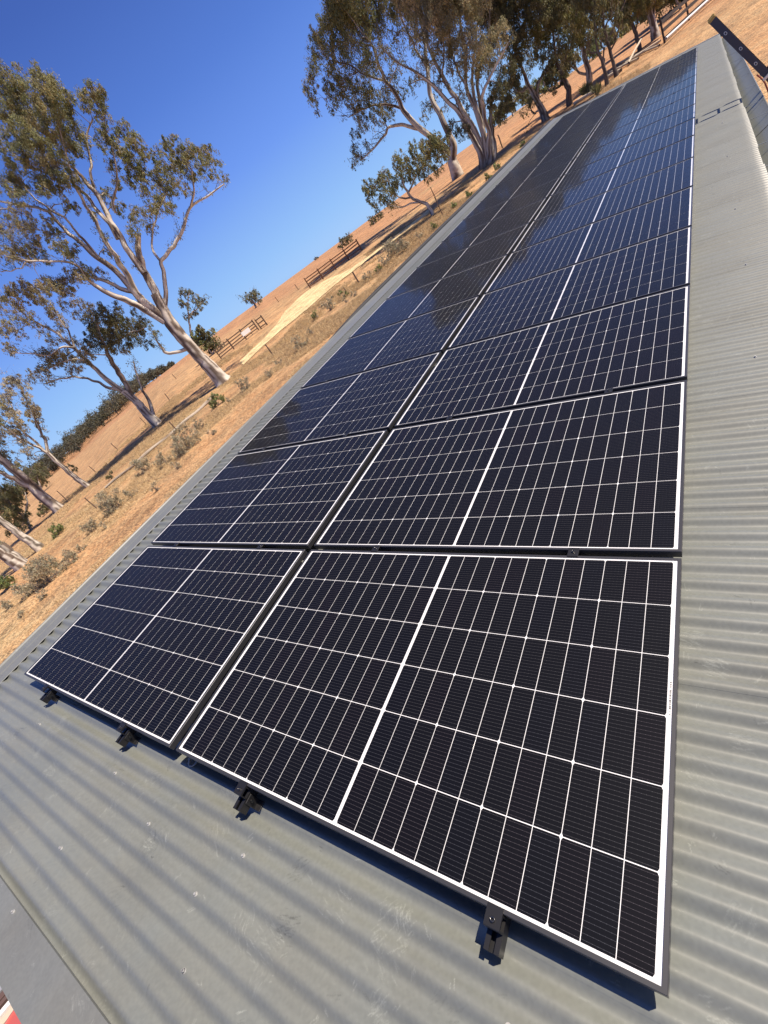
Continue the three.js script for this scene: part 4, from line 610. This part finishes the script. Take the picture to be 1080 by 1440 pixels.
function railFence(label, A, B, n, rails, h, mat, rw = .17) {   // posts and rails following the ground from A to B
  const g = thing('rail_fence', label, 'fence'); g.position.copy(A); const R = rng(Math.round(A.x * 31 + B.z * 7));
  const pts = []; for (let i = 0; i <= n; i++) { const p = V().lerpVectors(A, B, i / n); p.y = terrain(p.x, p.z); pts.push(p); }
  const bar = (a, b, w, t) => { const L = a.distanceTo(b) + .12, m = new THREE.Mesh(); const q = rbox(L, w, t, .012); const mid = V().addVectors(a, b).multiplyScalar(.5), d = V().subVectors(b, a).normalize(); const mt = new THREE.Matrix4().makeBasis(d, V().crossVectors(V().crossVectors(d, V(0, 1, 0)), d).normalize(), V().crossVectors(d, V(0, 1, 0)).normalize()).setPosition(mid.sub(A)); q.applyMatrix4(mt); return q; };
  pts.forEach((p, i) => { const w = .18 + .05 * R(), c = new THREE.CylinderGeometry(w * .5, w * .52, h * 1.12 + .4, 8).translate(p.x - A.x, p.y - A.y + h * .56 - .2, p.z - A.z); part('post', c, mat, g); });
  for (let i = 0; i < n; i++) for (let k = 0; k < rails; k++) { const y = h * (.22 + .75 * k / (rails - 1)), a = pts[i].clone(), b = pts[i + 1].clone(); a.y += y + (R() - .5) * .06; b.y += y + (R() - .5) * .06; const side = V().subVectors(b, a).cross(V(0, 1, 0)).normalize().multiplyScalar(.12); a.add(side); b.add(side); part('rail', bar(a, b, rw, .06), mat, g); }
  return g;
}
railFence('rusty-brown timber rail fence with gate panels behind the dirt track', ground(437, 406), ground(509, 352), 4, 4, 1.75, rustT);
railFence('weathered rail fence beside the tallest gum, ending at a white panel', ground(312, 505), ground(364, 464), 3, 4, 1.7, timber);
{ const a = ground(352, 474), b = ground(362, 466), g = thing('white_panel', 'white board panel fixed by the weathered rail fence end', 'panel'); g.position.copy(a); const d = V().subVectors(b, a), L = 1.7; g.rotation.y = Math.atan2(-d.z, d.x); part('board', rbox(L, .7, .05, .01, 0, 1.0, -.25), whiteP, g); for (const s of [-1, 1]) part('leg', box(.07, .66, .07, s * L * .4, .25, -.25), timber, g); }
{ const a = ground(368, 463), b = ground(376, 457); railFence('short slatted gate section standing past the white panel', a, b, 1, 3, 1.6, timber); }
{ // timber yard fence beyond the far end of the roof
  const A = ground(935, 61), B = V(A.x + 22, 0, A.z - 62); B.y = terrain(B.x, B.z); railFence('dark timber cattle-yard fence beyond the far roof end', A, B, 9, 3, 2.1, new THREE.MeshStandardMaterial({ color: lin(.055, .04, .034), roughness: .95 }), .34); }
{ // white pipe lying along the yard fence
  const A = ground(938, 62), B = V(A.x + 18, 0, A.z - 48); const pts = [0, .3, .6, 1].map((t) => { const p = V().lerpVectors(A, B, t); p.y = terrain(p.x, p.z) + .55; return p; }); tag(part('pale_pipe', new THREE.TubeGeometry(new THREE.CatmullRomCurve3(pts), 30, .13, 8), whiteP, scene), 'pale pipe lying along the foot of the cattle-yard fence', 'pipe'); }
function pole(x0, y0, x1, y1, h0, h1, r, label) { const a = ground(x0, y0), b = ground(x1, y1); a.y += h0; b.y += h1; const R = rng(Math.round(x0 * 3 + y1)), cv = new THREE.CatmullRomCurve3([a, V().lerpVectors(a, b, .5).add(V((R() - .5) * .2, .05, (R() - .5) * .2)), b]); tag(part(numbered('timber_pole'), new THREE.TubeGeometry(cv, 12, r, 7), palePole, scene), label, 'pole', 'pale poles stacked near the yard fence'); }
const poleL = 'pale stripped timber pole in the heap before the cattle-yard fence';
pole(872, 98, 930, 60, .2, .25, .14, poleL); pole(880, 90, 926, 62, .15, .15, .13, poleL); pole(868, 92, 928, 66, .15, .2, .12, poleL); pole(885, 92, 905, 70, .3, 1.2, .13, poleL); pole(858, 104, 898, 84, .15, .15, .13, poleL);
pole(852, 113, 874, 101, .2, .2, .2, 'pale cut log lying under the slender dark gums'); pole(808, 148, 838, 130, .2, .2, .18, 'pale cut log lying beside the yuccas');
{ // long grey fallen log
  const pts = [[150, 688], [185, 660], [215, 634], [250, 604], [278, 580], [302, 560]].map(([x, y], i) => { const p = ground(x, y); p.y += .22; return p; }); const bk = new Bark(9001, [.40, .34, .27], [.16, .12, .09]); const cv = new THREE.CatmullRomCurve3(pts), pp = cv.getPoints(60); pp.forEach((p, i) => { p.y = terrain(p.x, p.z) + .17 + .05 * Math.sin(i * .35) + .04 * Math.sin(i * .11); }); bk.tube(pp, pp.map((_, i) => .10 + .10 * i / 60), 10, .3);
  const g = tag(part('fallen_log', bk.geo(), barkMat, scene), 'long grey fallen log lying along the dry ground below the gums', 'log'); }
{ const R = rng(555);   // broken red rock and spoil past the far roof end
  const rocks = []; for (let k = 0; k < 420; k++) { const p = ground(840 + R() * 150, 0 + 60 + R() * 60); const z = -24 - R() * 42, x = -9 + R() * 13 + (z + 24) * .05; const s = .05 + .16 * R() * R(); const g = new THREE.IcosahedronGeometry(s, 0), a = g.attributes.position; g.scale(1 + R() * .5, .6 + R() * .3, 1 + R() * .4); g.rotateY(R() * 6); g.translate(x, terrain(x, z) + s * .25, z); rocks.push(g); }
  const m = part('red_rubble', mergeGeometries(rocks), new THREE.MeshStandardMaterial({ color: lin(.40, .20, .115), roughness: 1 }), scene); tag(m, 'broken red rock scattered on the soil past the far roof end', 'rubble', null, 'stuff'); }

// ------------------------------------------------------------------ extension ladder against the gutter
{
  const g = thing('extension_ladder', 'dark blue extension ladder leaning on the gutter, top end above the roof', 'ladder');
  const navy = new THREE.MeshPhysicalMaterial({ color: lin(.022, .024, .045), roughness: .45, clearcoat: .3, clearcoatRoughness: .3 }), alu = new THREE.MeshStandardMaterial({ color: lin(.62, .62, .62), roughness: .35, metalness: .8 }), yel = new THREE.MeshStandardMaterial({ color: lin(.45, .30, .08), roughness: .6 }), redM = new THREE.MeshStandardMaterial({ color: lin(.40, .09, .06), roughness: .8 });
  const top = V(3.885, 4.50, -9.8), dir = V(.445, -.90, 0).normalize(), len = (top.y - terrain(6.1, -10)) / -dir.y, foot = top.clone().addScaledVector(dir, len);
  g.position.copy(foot); g.rotation.z = Math.atan2(-dir.x, -dir.y) ;   // local y runs up the ladder
  const up = V(-dir.x, -dir.y, 0); g.rotation.z = Math.atan2(up.y, up.x) - Math.PI / 2;
  const chan = (y0, y1, z, side, w, mat) => { const s = new THREE.Shape(), t = .004, f = .028; [[-w / 2, 0], [w / 2, 0], [w / 2, f], [w / 2 - t, f], [w / 2 - t, t], [-w / 2 + t, t], [-w / 2 + t, f], [-w / 2, f]].forEach(([a, b], i) => i ? s.lineTo(a, b) : s.moveTo(a, b)); const q = new THREE.ExtrudeGeometry(s, { depth: y1 - y0, bevelEnabled: false }); q.rotateX(-Math.PI / 2); if (side < 0) q.scale(1, 1, -1); q.translate(0, y0, z); return q; };
  // fly section, passing in front of the base section
  for (const s of [1, -1]) { const r = part('stile', chan(.9, len, s * .20 + 0, s > 0 ? 1 : -1, .078, navy), navy, g); r.material = navy; part('end_cap', rbox(.084, .035, .036, .006, 0, len + .012, s * .20 - s * .012), yel, r); }
  for (const s of [1, -1]) part('base_stile', chan(0, len - 1.0, s * .225, s, .082, navy).translate(.085, 0, 0), navy, g);
  const loop = new THREE.TorusGeometry(.0125, .0035, 6, 16).scale(1, 1.5, 1);
  for (let y = .3; y < len - .05; y += .28) { const r = part('rung', new THREE.CylinderGeometry(.015, .015, .39, 10).rotateX(Math.PI / 2).translate(0, y, 0), alu, g); if (y > 1) part('rung_end', loop.clone().translate(0, y, .202), alu, r); if (y < len - 1.1) part('base_rung', new THREE.CylinderGeometry(.015, .015, .44, 10).rotateX(Math.PI / 2).translate(.085, y, 0), alu, g); }
  for (const s of [1, -1]) part('guide_bracket', rbox(.20, .035, .02, .004, .045, len - 1.02, s * .243), alu, g);
  for (const s of [1, -1]) part('foot', rbox(.1, .05, .06, .01, .085, .0, s * .22), new THREE.MeshStandardMaterial({ color: lin(.03, .03, .03), roughness: .9 }), g);
  // tie strap round the stile at the gutter
  const st = new THREE.CatmullRomCurve3([V(4.235, 3.66, -9.575), V(4.27, 3.60, -9.572), V(4.30, 3.53, -9.575), V(4.315, 3.46, -9.58), V(4.33, 3.38, -9.6)]);
  tag(part('tie_strap', new THREE.TubeGeometry(st, 30, .009, 7), redM, scene), 'faded red strap tying the ladder to the gutter', 'strap');
}
// ------------------------------------------------------------------ clutter on the ground below the bare roof end
{
  const mats = [whiteP, new THREE.MeshStandardMaterial({ color: lin(.36, .37, .38), roughness: .5, metalness: .3 }), new THREE.MeshStandardMaterial({ color: lin(.10, .06, .05), roughness: .8 }), palePole];
  const R = rng(31), names = ['white', 'grey', 'grey', 'grey', 'brown', 'brown', 'white', 'tan', 'brown'], px0 = [[-6, 1372], [-3, 1380], [0, 1387], [4, 1394], [9, 1401], [13, 1406], [18, 1412], [24, 1421], [-12, 1362]];
  px0.forEach(([x, y], k) => {   // lengths lie side by side and run back under the roof
    const p = ground(x, y), q = ground(x - 20, y + 24), dir = V().subVectors(q, p).setY(0).normalize(), L = 3 + R(), m = part(numbered('material_length'), rbox(L, .06 + .03 * R(), .07 + .05 * R(), .006), mats[[0, 1, 1, 1, 2, 2, 0, 3, 2][k]], scene);
    m.position.copy(p).addScaledVector(dir, .35 * (R() - .5)); m.position.y = terrain(p.x, p.z) + .035; m.rotation.y = Math.atan2(-dir.z, dir.x) + (R() - .5) * .03;
    tag(m, names[k] + ' length of building material on the ground under the bare roof end', 'building material', 'lengths stacked under the roof end');
  });
  const d = thing('red_drum', 'round red drum on the ground below the bare roof end', 'drum'); { const p = ground(26, 1452), e = V().subVectors(camPos, p).normalize(); d.position.copy(p).addScaledVector(e, .85 / e.y * .97); d.position.y = terrain(d.position.x, d.position.z); }
  const redM = new THREE.MeshStandardMaterial({ color: lin(.42, .09, .08), roughness: .5 });
  part('body', new THREE.LatheGeometry([[.001, 0], [.27, 0], [.28, .02], [.275, .27], [.285, .28], [.275, .29], [.275, .55], [.285, .56], [.275, .57], [.275, .85], [.28, .87], [.265, .87], [.26, .85], [.001, .85]].map(([x, y]) => new THREE.Vector2(x, y)), 32), redM, d); part('bung', new THREE.CylinderGeometry(.03, .03, .02, 12).translate(.15, .86, 0), blackMat, d);
}
scene.traverse((o) => { if (o.isMesh) { o.castShadow = true; o.receiveShadow = true; } });
renderer.render(scene, camera);
